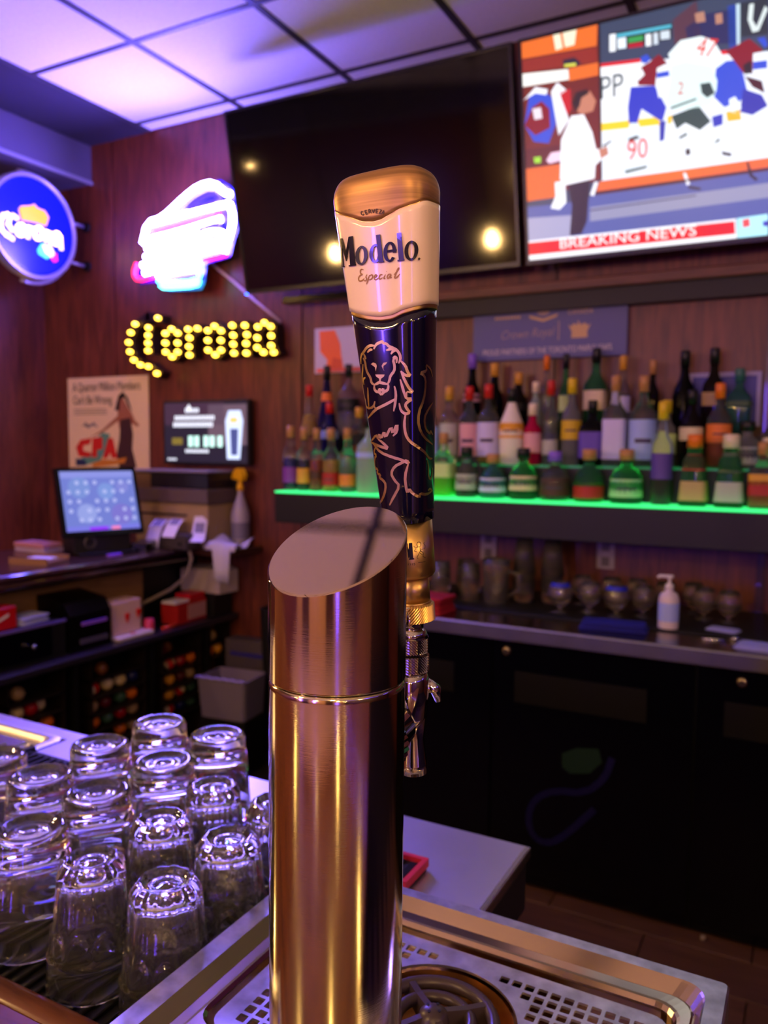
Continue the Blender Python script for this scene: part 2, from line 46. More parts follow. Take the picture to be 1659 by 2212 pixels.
FERL = [[[-0.841,-0.014],[-0.821,-0.0132],[-0.798,-0.0125],[-0.746,-0.0125],[-0.69,-0.0126],[-0.666,-0.0133],[-0.643,-0.014],[-0.665,-0.0147],[-0.687,-0.0155],[-0.737,-0.0156],[-0.786,-0.0157],[-0.813,-0.0148],[-0.841,-0.014]],[[-0.786,-0.0157],[-0.841,-0.0159],[-0.893,-0.0162],[-0.921,-0.0157],[-0.949,-0.0151],[-0.977,-0.0146]],[[-0.706,-0.016],[-0.701,-0.0167],[-0.696,-0.0175],[-0.691,-0.0182],[-0.72,-0.0189],[-0.752,-0.0196],[-0.782,-0.0204],[-0.811,-0.0211],[-0.841,-0.0218],[-0.87,-0.0226],[-0.811,-0.0233]],[[-0.897,-0.017],[-0.937,-0.0175],[-0.978,-0.0181],[-0.936,-0.0183],[-0.895,-0.0185],[-0.852,-0.0187]],[[-0.691,-0.0182],[-0.656,-0.0187],[-0.625,-0.0191],[-0.59,-0.0196],[-0.558,-0.0201],[-0.568,-0.0209],[-0.583,-0.0216],[-0.597,-0.0224],[-0.556,-0.0227],[-0.515,-0.0231],[-0.47,-0.0235]],[[-0.724,-0.0197],[-0.69,-0.0202],[-0.656,-0.0206],[-0.619,-0.0211]],[[-0.659,-0.0175],[-0.603,-0.0175],[-0.543,-0.0175],[-0.483,-0.0175],[-0.466,-0.0169],[-0.453,-0.0163],[-0.44,-0.0157],[-0.469,-0.0151],[-0.498,-0.0145],[-0.526,-0.0139],[-0.49,-0.0132]],[[-0.823,-0.026],[-0.778,-0.0259],[-0.735,-0.0259],[-0.69,-0.0259],[-0.642,-0.0259],[-0.594,-0.0259],[-0.545,-0.0259],[-0.497,-0.0259]],[[-1.239,-0.0259],[-1.244,-0.027]],[[-1.179,-0.0261],[-1.149,-0.026],[-1.153,-0.0271]],[[-1.088,-0.026],[-1.048,-0.0261],[-1.093,-0.027],[-1.042,-0.027]],[[-0.967,-0.026],[-1.008,-0.026],[-1.005,-0.0265],[-0.965,-0.0267],[-0.983,-0.0272],[-1.017,-0.0271]]]
TVPIC = [[0,[0.2,0.26,0.36],[[0.0245,0.7413],[0.8068,0.7249],[0.8301,0.0103],[0.0042,0.02]]],[0.5,[0.93,0.96,1],[[0.2854,0.6382],[0.8119,0.5705],[0.8223,0.2478],[0.2848,0.2615]]],[1,[0.42,0.13,0.07],[[0.0245,0.7413],[0.2843,0.7336],[0.2848,0.2667],[0.0063,0.224]]],[2,[0.9,0.42,0.12],[[0.0245,0.7413],[0.2806,0.7329],[0.2768,0.6962],[0.0232,0.7089]]],[2,[0.9,0.42,0.12],[[0.1796,0.6453],[0.2812,0.6439],[0.2816,0.6037],[0.1785,0.6046]]],[2,[0.55,0.16,0.1],[[0.023,0.7038],[0.2756,0.6921],[0.2791,0.6463],[0.0214,0.6651]]],[3,[0.97,0.97,0.95],[[0.0212,0.66],[0.1768,0.6433],[0.1787,0.6096],[0.0195,0.6174]]],[3,[0.95,0.92,0.8],[[0.1264,0.7302],[0.1516,0.7348],[0.1593,0.7136],[0.1342,0.7113]]],[3,[0.95,0.92,0.8],[[0.1598,0.7307],[0.2092,0.735],[0.2006,0.7149],[0.1676,0.7143]]],[3,[0.1,0.12,0.2],[[0.1583,0.6768],[0.1996,0.6759],[0.2221,0.6542],[0.2099,0.6467],[0.1604,0.654]]],[4,[0.85,0.85,0.3],[[0.1634,0.6609],[0.2047,0.6576],[0.2044,0.6478],[0.1632,0.6525]]],[2,[0.15,0.3,0.8],[[0.0326,0.582],[0.0851,0.5929],[0.1238,0.5552],[0.1269,0.4726],[0.0992,0.4147],[0.0443,0.4288],[0.0219,0.4903]]],[3,[0.5,0.06,0.1],[[0.0428,0.544],[0.0781,0.5584],[0.1058,0.5278],[0.1066,0.4657],[0.0509,0.4488],[0.0289,0.4891]]],[3,[0.95,0.96,1],[[0.0264,0.5728],[0.0569,0.6083],[0.1022,0.5923],[0.0959,0.5756],[0.0561,0.588]]],[3,[0.95,0.96,1],[[0.1133,0.5826],[0.1367,0.6085],[0.1694,0.5772],[0.1467,0.5663],[0.1753,0.4798],[0.1372,0.4347],[0.1275,0.4931]]],[4,[0.9,0.85,0.9],[[0.0426,0.5389],[0.0745,0.5384],[0.079,0.5015],[0.0499,0.5013]]],[3,[0.75,0.1,0.12],[[0.1414,0.5774],[0.1834,0.5797],[0.1845,0.5139],[0.1701,0.496]]],[2,[0.35,0.1,0.1],[[0.0138,0.4071],[0.142,0.4027],[0.1401,0.3401],[0.0112,0.3431]]],[3,[0.6,0.85,0.2],[[0.0422,0.376],[0.0687,0.3746],[0.0679,0.3535],[0.0444,0.3554]]],[3,[0.95,0.8,0.9],[[0.0886,0.3584],[0.1068,0.382],[0.1414,0.3819],[0.1433,0.3501],[0.0999,0.3461]]],[2,[0.88,0.4,0.12],[[0.0111,0.3405],[0.143,0.3386],[0.1398,0.2273],[0.0077,0.2283]]],[1,[0.2,0.26,0.36],[[0.2869,0.733],[0.8068,0.7249],[0.8119,0.5705],[0.4235,0.6251],[0.2881,0.6377]]],[2,[0.32,0.2,0.26],[[0.5255,0.7213],[0.5975,0.7281],[0.6127,0.6523],[0.5308,0.6465]]],[2,[0.12,0.16,0.34],[[0.5644,0.69],[0.6306,0.7163],[0.7093,0.7121],[0.7162,0.6125],[0.5746,0.6374]]],[3,[0.7,0.5,0.42],[[0.5928,0.7247],[0.6211,0.7251],[0.6263,0.6947],[0.5979,0.6964]]],[3,[0.7,0.5,0.42],[[0.6541,0.7088],[0.675,0.7087],[0.6779,0.679],[0.657,0.6791]]],[2,[0.1,0.25,0.6],[[0.6907,0.7251],[0.7272,0.7235],[0.7302,0.6006],[0.698,0.6028]]],[3,[0.75,0.85,0.9],[[0.7158,0.7238],[0.7272,0.7235],[0.7302,0.6006],[0.721,0.6025]]],[2,[0.12,0.18,0.22],[[0.7294,0.7243],[0.8069,0.7227],[0.8103,0.6195],[0.7319,0.6272]]],[3,[0.85,0.9,0.9],[[0.7544,0.7151],[0.7678,0.7143],[0.7646,0.669],[0.7836,0.634],[0.7657,0.6334],[0.7511,0.6719]]],[3,[0.85,0.9,0.9],[[0.7993,0.7006],[0.808,0.69],[0.7836,0.634],[0.7744,0.6404]]],[2,[0.85,0.1,0.12],[[0.2881,0.6386],[0.4219,0.6273],[0.4234,0.6156],[0.2879,0.627]]],[2,[0.97,0.98,1],[[0.2879,0.627],[0.426,0.6151],[0.4306,0.4411],[0.2877,0.4495]]],[3,[0.98,0.8,0.1],[[0.2888,0.4494],[0.4844,0.4367],[0.4859,0.4111],[0.2884,0.4242]]],[3,[0.85,0.1,0.12],[[0.6655,0.6004],[0.7074,0.5963],[0.7076,0.585],[0.6681,0.5871]]],[3,[0.04,0.1,0.12],[[0.3184,0.7249],[0.5231,0.7127],[0.5219,0.6659],[0.3177,0.6685]]],[4,[0.3,0.7,0.8],[[0.3444,0.7175],[0.5206,0.7095],[0.5207,0.6994],[0.3443,0.7066]]],[4,[0.95,0.97,1],[[0.321,0.721],[0.3418,0.7199],[0.3412,0.6666],[0.3203,0.668]]],[4,[0.9,0.95,1],[[0.3468,0.7036],[0.3753,0.7024],[0.376,0.669],[0.3475,0.671]]],[4,[0.2,0.6,0.3],[[0.3829,0.6984],[0.4313,0.6962],[0.4313,0.6803],[0.3828,0.6819]]],[4,[0.7,0.08,0.15],[[0.3828,0.6795],[0.4312,0.6765],[0.4312,0.6624],[0.3827,0.6667]]],[4,[0.95,0.97,1],[[0.4389,0.696],[0.4564,0.6956],[0.4574,0.6593],[0.4398,0.6606]]],[4,[0.8,0.85,0.9],[[0.4639,0.6954],[0.4788,0.6945],[0.4799,0.6593],[0.4649,0.6601]]],[4,[0.8,0.85,0.9],[[0.4863,0.6952],[0.5158,0.6935],[0.517,0.6679],[0.4873,0.6704]]],[4,[0.12,0.22,0.75],[[0.3896,0.5461],[0.469,0.5361],[0.507,0.4618],[0.4945,0.4204],[0.4818,0.4274],[0.4255,0.4714],[0.4098,0.4249],[0.3826,0.4345],[0.3798,0.4844]]],[5,[0.5,0.08,0.12],[[0.4259,0.6018],[0.4513,0.611],[0.4815,0.6286],[0.5064,0.6],[0.5165,0.5651],[0.4715,0.5356],[0.4155,0.5461],[0.4079,0.5765]]],[6,[0.15,0.3,0.8],[[0.4235,0.6308],[0.4438,0.6362],[0.4564,0.6171],[0.4412,0.6083],[0.426,0.6137]]],[6,[0.95,0.97,1],[[0.4765,0.5871],[0.5064,0.5953],[0.5215,0.5499],[0.5118,0.5042],[0.4817,0.4953],[0.4715,0.5404]]],[7,[0.15,0.3,0.8],[[0.474,0.5733],[0.514,0.5727],[0.5165,0.5556],[0.4756,0.5564]]],[6,[0.95,0.97,1],[[0.4002,0.5732],[0.4259,0.597],[0.4361,0.5759],[0.4155,0.5606]]],[5,[0.12,0.2,0.65],[[0.4844,0.4221],[0.5047,0.4211],[0.4998,0.3608],[0.4845,0.3583]]],[4,[0.15,0.3,0.8],[[0.6613,0.5692],[0.7312,0.5621],[0.7569,0.4591],[0.7343,0.4402],[0.6877,0.4299],[0.6537,0.4687]]],[5,[0.5,0.08,0.12],[[0.6889,0.5956],[0.7571,0.6174],[0.7965,0.5781],[0.7874,0.5081],[0.7414,0.5215],[0.7128,0.5635]]],[6,[0.93,0.96,1],[[0.7696,0.5724],[0.8101,0.5708],[0.8127,0.4897],[0.7879,0.4898],[0.769,0.5162]]],[7,[0.15,0.3,0.8],[[0.7694,0.5477],[0.8109,0.5448],[0.8117,0.5214],[0.7696,0.5251]]],[6,[0.1,0.1,0.12],[[0.7408,0.5443],[0.7634,0.5534],[0.769,0.5162],[0.7462,0.516]]],[6,[0.25,0.08,0.1],[[0.7463,0.5115],[0.797,0.4881],[0.8072,0.4499],[0.7701,0.475]]],[5,[0.12,0.2,0.65],[[0.7426,0.4755],[0.7983,0.4469],[0.817,0.4115],[0.7725,0.3917],[0.7351,0.4075]]],[5,[0.15,0.3,0.8],[[0.7797,0.6127],[0.8021,0.6124],[0.8113,0.5883],[0.8031,0.5812]]],[6,[0.92,0.97,0.98],[[0.5113,0.6225],[0.5502,0.6554],[0.6127,0.6546],[0.6508,0.6352],[0.6653,0.6095],[0.6895,0.5659],[0.6617,0.5508],[0.5655,0.5813],[0.5213,0.5994]]],[7,[0.86,0.95,0.95],[[0.5213,0.5853],[0.5654,0.5883],[0.6474,0.5582],[0.6648,0.5132],[0.6629,0.4857],[0.6446,0.4422],[0.5321,0.4454],[0.5044,0.4816],[0.5167,0.5319]]],[8,[0.12,0.25,0.24],[[0.6123,0.5139],[0.6434,0.5127],[0.6583,0.4772],[0.6346,0.4675],[0.6175,0.4848]]],[8,[0.12,0.3,0.28],[[0.5195,0.4596],[0.6007,0.4737],[0.6032,0.4676],[0.5196,0.4524]]],[7,[0.12,0.27,0.26],[[0.5222,0.4326],[0.6083,0.4496],[0.6478,0.3943],[0.6118,0.3717],[0.5672,0.4032],[0.54,0.3884]]],[8,[0.95,0.98,1],[[0.5672,0.4032],[0.6167,0.3709],[0.6703,0.3429],[0.6611,0.3204],[0.5932,0.2922],[0.5753,0.334]]],[8,[0.95,0.75,0.1],[[0.5096,0.4324],[0.5247,0.4346],[0.5248,0.4104],[0.5113,0.4078]]],[7,[0.95,0.7,0.1],[[0.6927,0.4149],[0.7349,0.4145],[0.7403,0.3832],[0.6981,0.3848]]],[7,[0.93,0.97,1],[[0.7013,0.4508],[0.7199,0.4567],[0.7394,0.4207],[0.7306,0.3989],[0.7069,0.4124]]],[7,[0.12,0.22,0.7],[[0.65,0.4082],[0.6833,0.4118],[0.684,0.3787],[0.6554,0.374]]],[8,[0.08,0.1,0.12],[[0.6808,0.2981],[0.7145,0.2857],[0.7099,0.2768],[0.6859,0.2853]]],[8,[0.08,0.1,0.12],[[0.568,0.3205],[0.5829,0.3231],[0.5856,0.3031],[0.5707,0.3005]]],[8,[0.1,0.25,0.22],[[0.5477,0.3628],[0.5725,0.3733],[0.575,0.3642],[0.5488,0.3548]]],[8,[0.1,0.25,0.22],[[0.6514,0.3268],[0.6752,0.3397],[0.6754,0.3301],[0.6539,0.3191]]],[5,[0.88,0.93,0.97],[[0.3648,0.3875],[0.3889,0.4334],[0.415,0.429],[0.4304,0.3769],[0.4666,0.3512],[0.4589,0.3001],[0.3692,0.2804],[0.3342,0.2778],[0.3563,0.3333]]],[6,[0.08,0.12,0.12],[[0.3807,0.3849],[0.4096,0.3902],[0.42,0.3811],[0.3832,0.3735]]],[6,[0.15,0.3,0.28],[[0.3692,0.283],[0.4458,0.2895],[0.4406,0.2802],[0.3691,0.2727]]],[2,[0.9,0.4,0.12],[[0.2792,0.2597],[0.8222,0.2535],[0.823,0.2264],[0.2676,0.2283]]],[3,[0.3,0.1,0.05],[[0.2564,0.2277],[0.8231,0.225],[0.8233,0.2183],[0.2535,0.2175]]],[2,[0.3,0.36,0.62],[[0.0069,0.2074],[0.1651,0.2035],[0.2562,0.2156],[0.8234,0.2169],[0.8285,0.0596],[0.0035,0.0796]]],[3,[0.55,0.56,0.68],[[0.2443,0.1774],[0.8245,0.181],[0.8259,0.1376],[0.2433,0.1294]]],[3,[0.62,0.62,0.75],[[0.0071,0.1687],[0.1755,0.1591],[0.1736,0.0832],[0.0037,0.0852]]],[4,[0.25,0.27,0.42],[[0.2441,0.1694],[0.6046,0.1719],[0.6046,0.1679],[0.244,0.1641]]],[3,[0.95,0.96,1],[[0.5612,0.2476],[0.5712,0.2461],[0.5842,0.2095],[0.5742,0.2059]]],[4,[0.15,0.15,0.2],[[0.5792,0.2052],[0.6192,0.1923],[0.6169,0.1842],[0.5793,0.1952]]],[4,[0.1,0.1,0.12],[[0.7578,0.2528],[0.7648,0.2517],[0.7776,0.2116],[0.7958,0.1946],[0.7876,0.19],[0.7684,0.2081]]],[4,[0.95,0.96,1],[[0.2451,0.2197],[0.2626,0.262],[0.2748,0.2577],[0.259,0.2136]]],[3,[0.05,0.05,0.07],[[0.2828,0.7363],[0.2896,0.7358],[0.2892,0.2635],[0.2826,0.2628]]],[5,[0.06,0.07,0.1],[[0.1668,0.2648],[0.2461,0.2695],[0.232,0.1307],[0.2112,0.0899],[0.1679,0.0893],[0.1792,0.191]]],[6,[0.96,0.97,1],[[0.1453,0.4178],[0.184,0.4911],[0.2283,0.4885],[0.2573,0.4253],[0.27,0.367],[0.2919,0.3687],[0.3024,0.3415],[0.2664,0.3161],[0.2628,0.2724],[0.1581,0.2644],[0.1375,0.2875]]],[7,[0.75,0.48,0.38],[[0.2074,0.5401],[0.2517,0.5595],[0.2727,0.5233],[0.2613,0.4928],[0.2228,0.4894],[0.2065,0.4999]]],[8,[0.12,0.08,0.07],[[0.1878,0.5335],[0.2024,0.5636],[0.2409,0.5665],[0.2488,0.5526],[0.2212,0.5426],[0.2152,0.5186],[0.2009,0.5009]]],[7,[0.75,0.48,0.38],[[0.2782,0.3658],[0.3083,0.3713],[0.3133,0.345],[0.2859,0.3338]]],[8,[0.08,0.08,0.1],[[0.292,0.3764],[0.322,0.3894],[0.3247,0.3849],[0.2974,0.3704]]],[6,[0.96,0.97,1],[[0.1181,0.2795],[0.1557,0.2796],[0.1582,0.2044],[0.1327,0.1834],[0.0996,0.193],[0.1195,0.231]]],[5,[0.98,0.98,1],[[0.016,0.0867],[0.7312,0.0801],[0.7359,0.0268],[0.0166,0.0245]]],[6,[0.85,0.05,0.04],[[0.0188,0.0802],[0.7266,0.0727],[0.73,0.0314],[0.0183,0.0351]]],[5,[0.7,0.95,1],[[0.7346,0.0807],[0.8277,0.0831],[0.8297,0.0212],[0.7374,0.0246]]],[6,[0.9,0.3,0.3],[[0.7506,0.0738],[0.772,0.0762],[0.7751,0.0511],[0.7536,0.0487]]],[6,[0.2,0.2,0.7],[[0.8125,0.0615],[0.8284,0.062],[0.8289,0.0448],[0.8154,0.0454]]],[6,[0.6,0.02,0.02],[[0.1893,0.0155],[0.3005,0.0141],[0.3004,0.0032],[0.1891,0.0056]]]]
TVTXT = [["BREAKING NEWS",[1,1,1],0.1313,0.037,-0.72,0.4751],["47",[0.85,0.2,0.1],0.5943,0.602,-17.41,0.0602],["2",[0.8,0.25,0.2],0.5417,0.4939,-3.04,0.0188],["90",[0.85,0.25,0.2],0.3775,0.3149,0.59,0.0684],["PP",[0.2,0.28,0.3],0.2889,0.5254,-0.22,0.0771]]
MARQ = [["C",[[[-3.1564,2.1021],[-3.1883,2.0604],[-3.2043,2.0105],[-3.1964,1.9618],[-3.1692,1.9177],[-3.1227,1.8906],[-3.0676,1.8799],[-3.0094,1.8422]],[[-3.1564,2.1021],[-3.0829,2.1385],[-2.9973,2.1222]],[[-3.0638,2.0783],[-3.0668,2.0385],[-3.0675,1.9995],[-3.0683,1.9609]]],[[-3.1564,2.1021],[-3.1883,2.0604],[-3.2043,2.0105],[-3.1964,1.9618],[-3.1692,1.9177],[-3.1227,1.8906],[-3.0676,1.8799],[-3.0094,1.8422],[-2.9973,2.1222],[-3.0638,2.0783],[-3.0668,2.0385],[-3.0675,1.9995],[-3.0683,1.9609]]],["o",[[[-2.9058,2.0618],[-2.948,2.042],[-2.9488,1.9942],[-2.9474,1.9483],[-2.9038,1.9218],[-2.8674,1.9444],[-2.8668,1.9898],[-2.866,2.0388],[-2.9058,2.0618]]],[[-2.948,2.042],[-2.9058,2.0618],[-2.866,2.0388],[-2.9488,1.9942],[-2.8668,1.9898],[-2.9474,1.9483],[-2.9038,1.9218],[-2.8674,1.9444]]],["r",[[[-2.7962,2.0535],[-2.788,2.0112],[-2.7919,1.9679],[-2.7891,1.9253]],[[-2.7844,2.0263],[-2.7357,2.0539]]],[[-2.7962,2.0535],[-2.7357,2.0539],[-2.788,2.0112],[-2.7919,1.9679],[-2.7891,1.9253]]],["o",[[[-2.6264,2.0582],[-2.6697,2.0398],[-2.6702,1.992],[-2.6687,1.944],[-2.6232,1.9191],[-2.5873,1.94],[-2.5882,1.9875],[-2.5865,2.0338],[-2.6264,2.0582]]],[[-2.6697,2.0398],[-2.6264,2.0582],[-2.5865,2.0338],[-2.6702,1.992],[-2.5882,1.9875],[-2.6687,1.944],[-2.6232,1.9191],[-2.5873,1.94]]],["n",[[[-2.5173,2.0553],[-2.5114,2.008],[-2.5117,1.965],[-2.5076,1.9222]],[[-2.5113,2.0203],[-2.4409,2.0504],[-2.4287,2.0057],[-2.4339,1.9643],[-2.4323,1.9186]]],[[-2.5173,2.0553],[-2.5114,2.008],[-2.5117,1.965],[-2.5076,1.9222],[-2.4409,2.0504],[-2.4287,2.0057],[-2.4339,1.9643],[-2.4323,1.9186]]],["a",[[[-2.3245,2.0551],[-2.364,2.0383],[-2.3672,1.9875],[-2.3674,1.9414],[-2.331,1.9177],[-2.2857,1.9469]],[[-2.3245,2.0551],[-2.2885,2.036],[-2.2856,1.9926],[-2.2857,1.9469],[-2.2708,1.9148]]],[[-2.364,2.0383],[-2.3245,2.0551],[-2.2885,2.036],[-2.3672,1.9875],[-2.2856,1.9926],[-2.3674,1.9414],[-2.331,1.9177],[-2.2857,1.9469],[-2.2708,1.9148]]]]
NEON = [["white",[[-3.0572,2.4921],[-3.0483,2.5172],[-3.0394,2.5423],[-3.0305,2.5672],[-2.9961,2.5945],[-2.9453,2.5993],[-2.9162,2.6099],[-2.8874,2.6204],[-2.8657,2.6327],[-2.8442,2.645],[-2.8228,2.6572],[-2.7933,2.6726],[-2.7641,2.6879],[-2.7375,2.7003],[-2.7111,2.7126],[-2.6614,2.725],[-2.6147,2.7253],[-2.5745,2.7108],[-2.5404,2.6816],[-2.5155,2.6651],[-2.4997,2.6612],[-2.4919,2.6593]]],["white",[[-3.0065,2.5829],[-2.9594,2.5864],[-2.9283,2.5887],[-2.8974,2.5909],[-2.8668,2.5932],[-2.8255,2.5967],[-2.7847,2.6001],[-2.7484,2.6036],[-2.7125,2.607],[-2.6716,2.6093],[-2.6311,2.6116],[-2.6008,2.6123],[-2.5708,2.6131],[-2.541,2.6138],[-2.4967,2.6149]]],["magenta",[[-2.9996,2.5432],[-2.9692,2.5459],[-2.939,2.5486],[-2.909,2.5513],[-2.8792,2.554],[-2.8497,2.5566],[-2.8203,2.5592],[-2.7912,2.5618],[-2.7623,2.5644],[-2.7335,2.567],[-2.705,2.5695],[-2.6767,2.572],[-2.6486,2.5746],[-2.6206,2.5771],[-2.5929,2.5795],[-2.5654,2.582]]],["white",[[-3.0545,2.4955],[-3.0428,2.4989],[-3.0195,2.5056],[-2.99,2.5088],[-2.9608,2.5119],[-2.9296,2.5139],[-2.8987,2.5159],[-2.868,2.5178],[-2.8387,2.5205],[-2.8095,2.5233],[-2.7806,2.526],[-2.7518,2.5286],[-2.724,2.5318],[-2.6963,2.5349],[-2.6688,2.538],[-2.6414,2.5411],[-2.6143,2.5442],[-2.5807,2.5479],[-2.5473,2.5517]]],["white",[[-2.4967,2.6149],[-2.4912,2.5977],[-2.4802,2.5633],[-2.4793,2.5294],[-2.4886,2.4957],[-2.5013,2.4623],[-2.5175,2.4292],[-2.5268,2.4074],[-2.5292,2.3971],[-2.5304,2.3919]]],["blue",[[-2.7625,2.6287],[-2.7455,2.6381],[-2.7118,2.6568],[-2.6691,2.6714],[-2.6432,2.6766],[-2.6175,2.6819],[-2.5794,2.674],[-2.5544,2.6478],[-2.5914,2.631],[-2.6247,2.6283],[-2.6582,2.6257],[-2.6921,2.623],[-2.7434,2.619]]],["blue",[[-2.678,2.5146],[-2.6485,2.5182],[-2.6192,2.5218],[-2.5901,2.5254],[-2.5625,2.5238],[-2.5649,2.5135],[-2.5661,2.5084]]],["white",[[-3.0294,2.463],[-2.9896,2.4671],[-2.9501,2.4711],[-2.9111,2.4751],[-2.8711,2.4785],[-2.8316,2.4818],[-2.7912,2.4845],[-2.7512,2.4872],[-2.7081,2.4832],[-2.7011,2.4699],[-2.6868,2.4719],[-2.6653,2.489],[-2.6382,2.4975],[-2.6055,2.4972],[-2.5766,2.4938],[-2.5513,2.4874],[-2.5387,2.4841]]],["white",[[-3.0405,2.4231],[-2.9852,2.4286],[-2.9487,2.4322],[-2.9126,2.4358],[-2.8767,2.4393],[-2.8448,2.4405],[-2.8132,2.4416],[-2.7818,2.4428],[-2.7506,2.4439],[-2.7217,2.4437],[-2.6931,2.4434],[-2.6647,2.4432],[-2.6364,2.4429],[-2.6084,2.4427],[-2.5736,2.4424],[-2.5391,2.4421]]],["white",[[-3.062,2.3841],[-3.0141,2.3896],[-2.9824,2.3933],[-2.951,2.397],[-2.9199,2.4006],[-2.8877,2.4025],[-2.8558,2.4045],[-2.8241,2.4064],[-2.7915,2.4067],[-2.7591,2.4069],[-2.727,2.4072],[-2.6882,2.4085],[-2.6497,2.4098],[-2.6204,2.412],[-2.5912,2.4143],[-2.5623,2.4165]]],["white",[[-3.0472,2.3451],[-3.0033,2.3494],[-2.9598,2.3537],[-2.9168,2.3579],[-2.8867,2.3602],[-2.8569,2.3625],[-2.8272,2.3648],[-2.7961,2.3666],[-2.7653,2.3684],[-2.7347,2.3701],[-2.6892,2.3728]]],["white",[[-2.9553,2.3217],[-2.9224,2.3251],[-2.8898,2.3286],[-2.8574,2.332],[-2.824,2.3334],[-2.7909,2.3348],[-2.7569,2.3343],[-2.7232,2.3338],[-2.6897,2.3333]]],["red",[[-3.0982,2.3989],[-3.1044,2.3863],[-3.1167,2.3611],[-3.1159,2.3393],[-3.1018,2.321],[-3.0673,2.315],[-3.0128,2.3214],[-2.9858,2.3245]]],["red",[[-2.6703,2.3708],[-2.64,2.3735],[-2.61,2.3762],[-2.5802,2.3788],[-2.5507,2.3814],[-2.5213,2.384]]],["cyan",[[-2.9557,2.2994],[-2.9457,2.2948],[-2.9256,2.2856],[-2.893,2.2823],[-2.8607,2.279],[-2.8244,2.2777],[-2.7885,2.2763],[-2.7529,2.275],[-2.7239,2.2783],[-2.6951,2.2816],[-2.6854,2.2987],[-2.6803,2.3198],[-2.68,2.3449],[-2.6799,2.3575]]],["cyan",[[-2.941,2.2758],[-2.9347,2.2716],[-2.9222,2.2631],[-2.8915,2.26],[-2.861,2.257],[-2.8248,2.2557],[-2.7888,2.2545],[-2.7532,2.2532],[-2.6972,2.2583],[-2.691,2.2722],[-2.688,2.2792]]]]
NEONBACK = [[-3.0857,2.4953],[-3.0317,2.6045],[-2.93,2.6102],[-2.747,2.7088],[-2.6753,2.7411],[-2.573,2.7437],[-2.4693,2.6768],[-2.4523,2.5434],[-2.4935,2.4475],[-2.5168,2.3765],[-2.6657,2.3596],[-2.6762,2.2709],[-2.6957,2.2366],[-2.9162,2.2478],[-2.9609,2.2962],[-3.1004,2.2972],[-3.1363,2.3421],[-3.1138,2.4042],[-3.0557,2.4359],[-3.0396,2.4678]]
CORD = [[-2.7241,2.3927],[-2.5782,2.2888],[-2.4367,2.1769],[-2.2858,2.0674]]
SIGNTXT = [[[2.6891,2.5925],[2.6677,2.5979],[2.646,2.5893],[2.629,2.5573],[2.633,2.5181],[2.6609,2.4983],[2.6967,2.4862]],[[2.6817,2.5859],[2.6716,2.5523],[2.6943,2.5265]],[[2.6985,2.6011],[2.7239,2.5933]],[[2.7651,2.5464],[2.7631,2.5362],[2.7579,2.5268],[2.7505,2.5195],[2.7418,2.5156],[2.7333,2.5155],[2.7262,2.5193],[2.7216,2.5264],[2.7202,2.5358],[2.7222,2.5459],[2.7273,2.5553],[2.7347,2.5626],[2.7434,2.5666],[2.7519,2.5667],[2.7591,2.563],[2.7637,2.5558],[2.7651,2.5464]],[[2.7846,2.567],[2.7829,2.5123]],[[2.7845,2.5638],[2.8112,2.5654]],[[2.8698,2.5551],[2.8676,2.544],[2.862,2.5337],[2.854,2.5259],[2.8446,2.5216],[2.8354,2.5216],[2.8277,2.5258],[2.8228,2.5336],[2.8213,2.5437],[2.8234,2.5547],[2.8289,2.5649],[2.8369,2.5727],[2.8462,2.5771],[2.8555,2.5772],[2.8632,2.573],[2.8682,2.5653],[2.8698,2.5551]],[[2.8931,2.5703],[2.8897,2.5205]],[[2.891,2.5666],[2.9249,2.5647],[2.9214,2.5145]],[[2.9773,2.5519],[2.9754,2.5407],[2.9707,2.5304],[2.9638,2.5228],[2.9559,2.5188],[2.9482,2.5193],[2.9417,2.5239],[2.9376,2.5321],[2.9363,2.5426],[2.9382,2.5537],[2.9428,2.5639],[2.9496,2.5716],[2.9575,2.5756],[2.9653,2.5753],[2.9718,2.5707],[2.976,2.5625],[2.9773,2.5519]],[[2.9818,2.5646],[2.9862,2.5005]]]
SIGNPOLY = [["crown",[[2.7345,2.6401],[2.7462,2.6573],[2.8069,2.6765],[2.8225,2.687],[2.8375,2.6733],[2.8841,2.6692],[2.9071,2.6424],[2.8899,2.5957],[2.8353,2.5986],[2.7497,2.5903]]],["cyan",[[2.839,2.4636],[2.8635,2.5015],[2.9069,2.4981],[2.9094,2.4459],[2.893,2.431],[2.8462,2.4457]]],["white",[[2.8633,2.495],[2.9151,2.5032],[2.9382,2.4652],[2.9214,2.4451],[2.882,2.4598]]],["pink",[[2.9212,2.4385],[2.9505,2.4712],[2.9555,2.4323],[2.939,2.4239]]]]
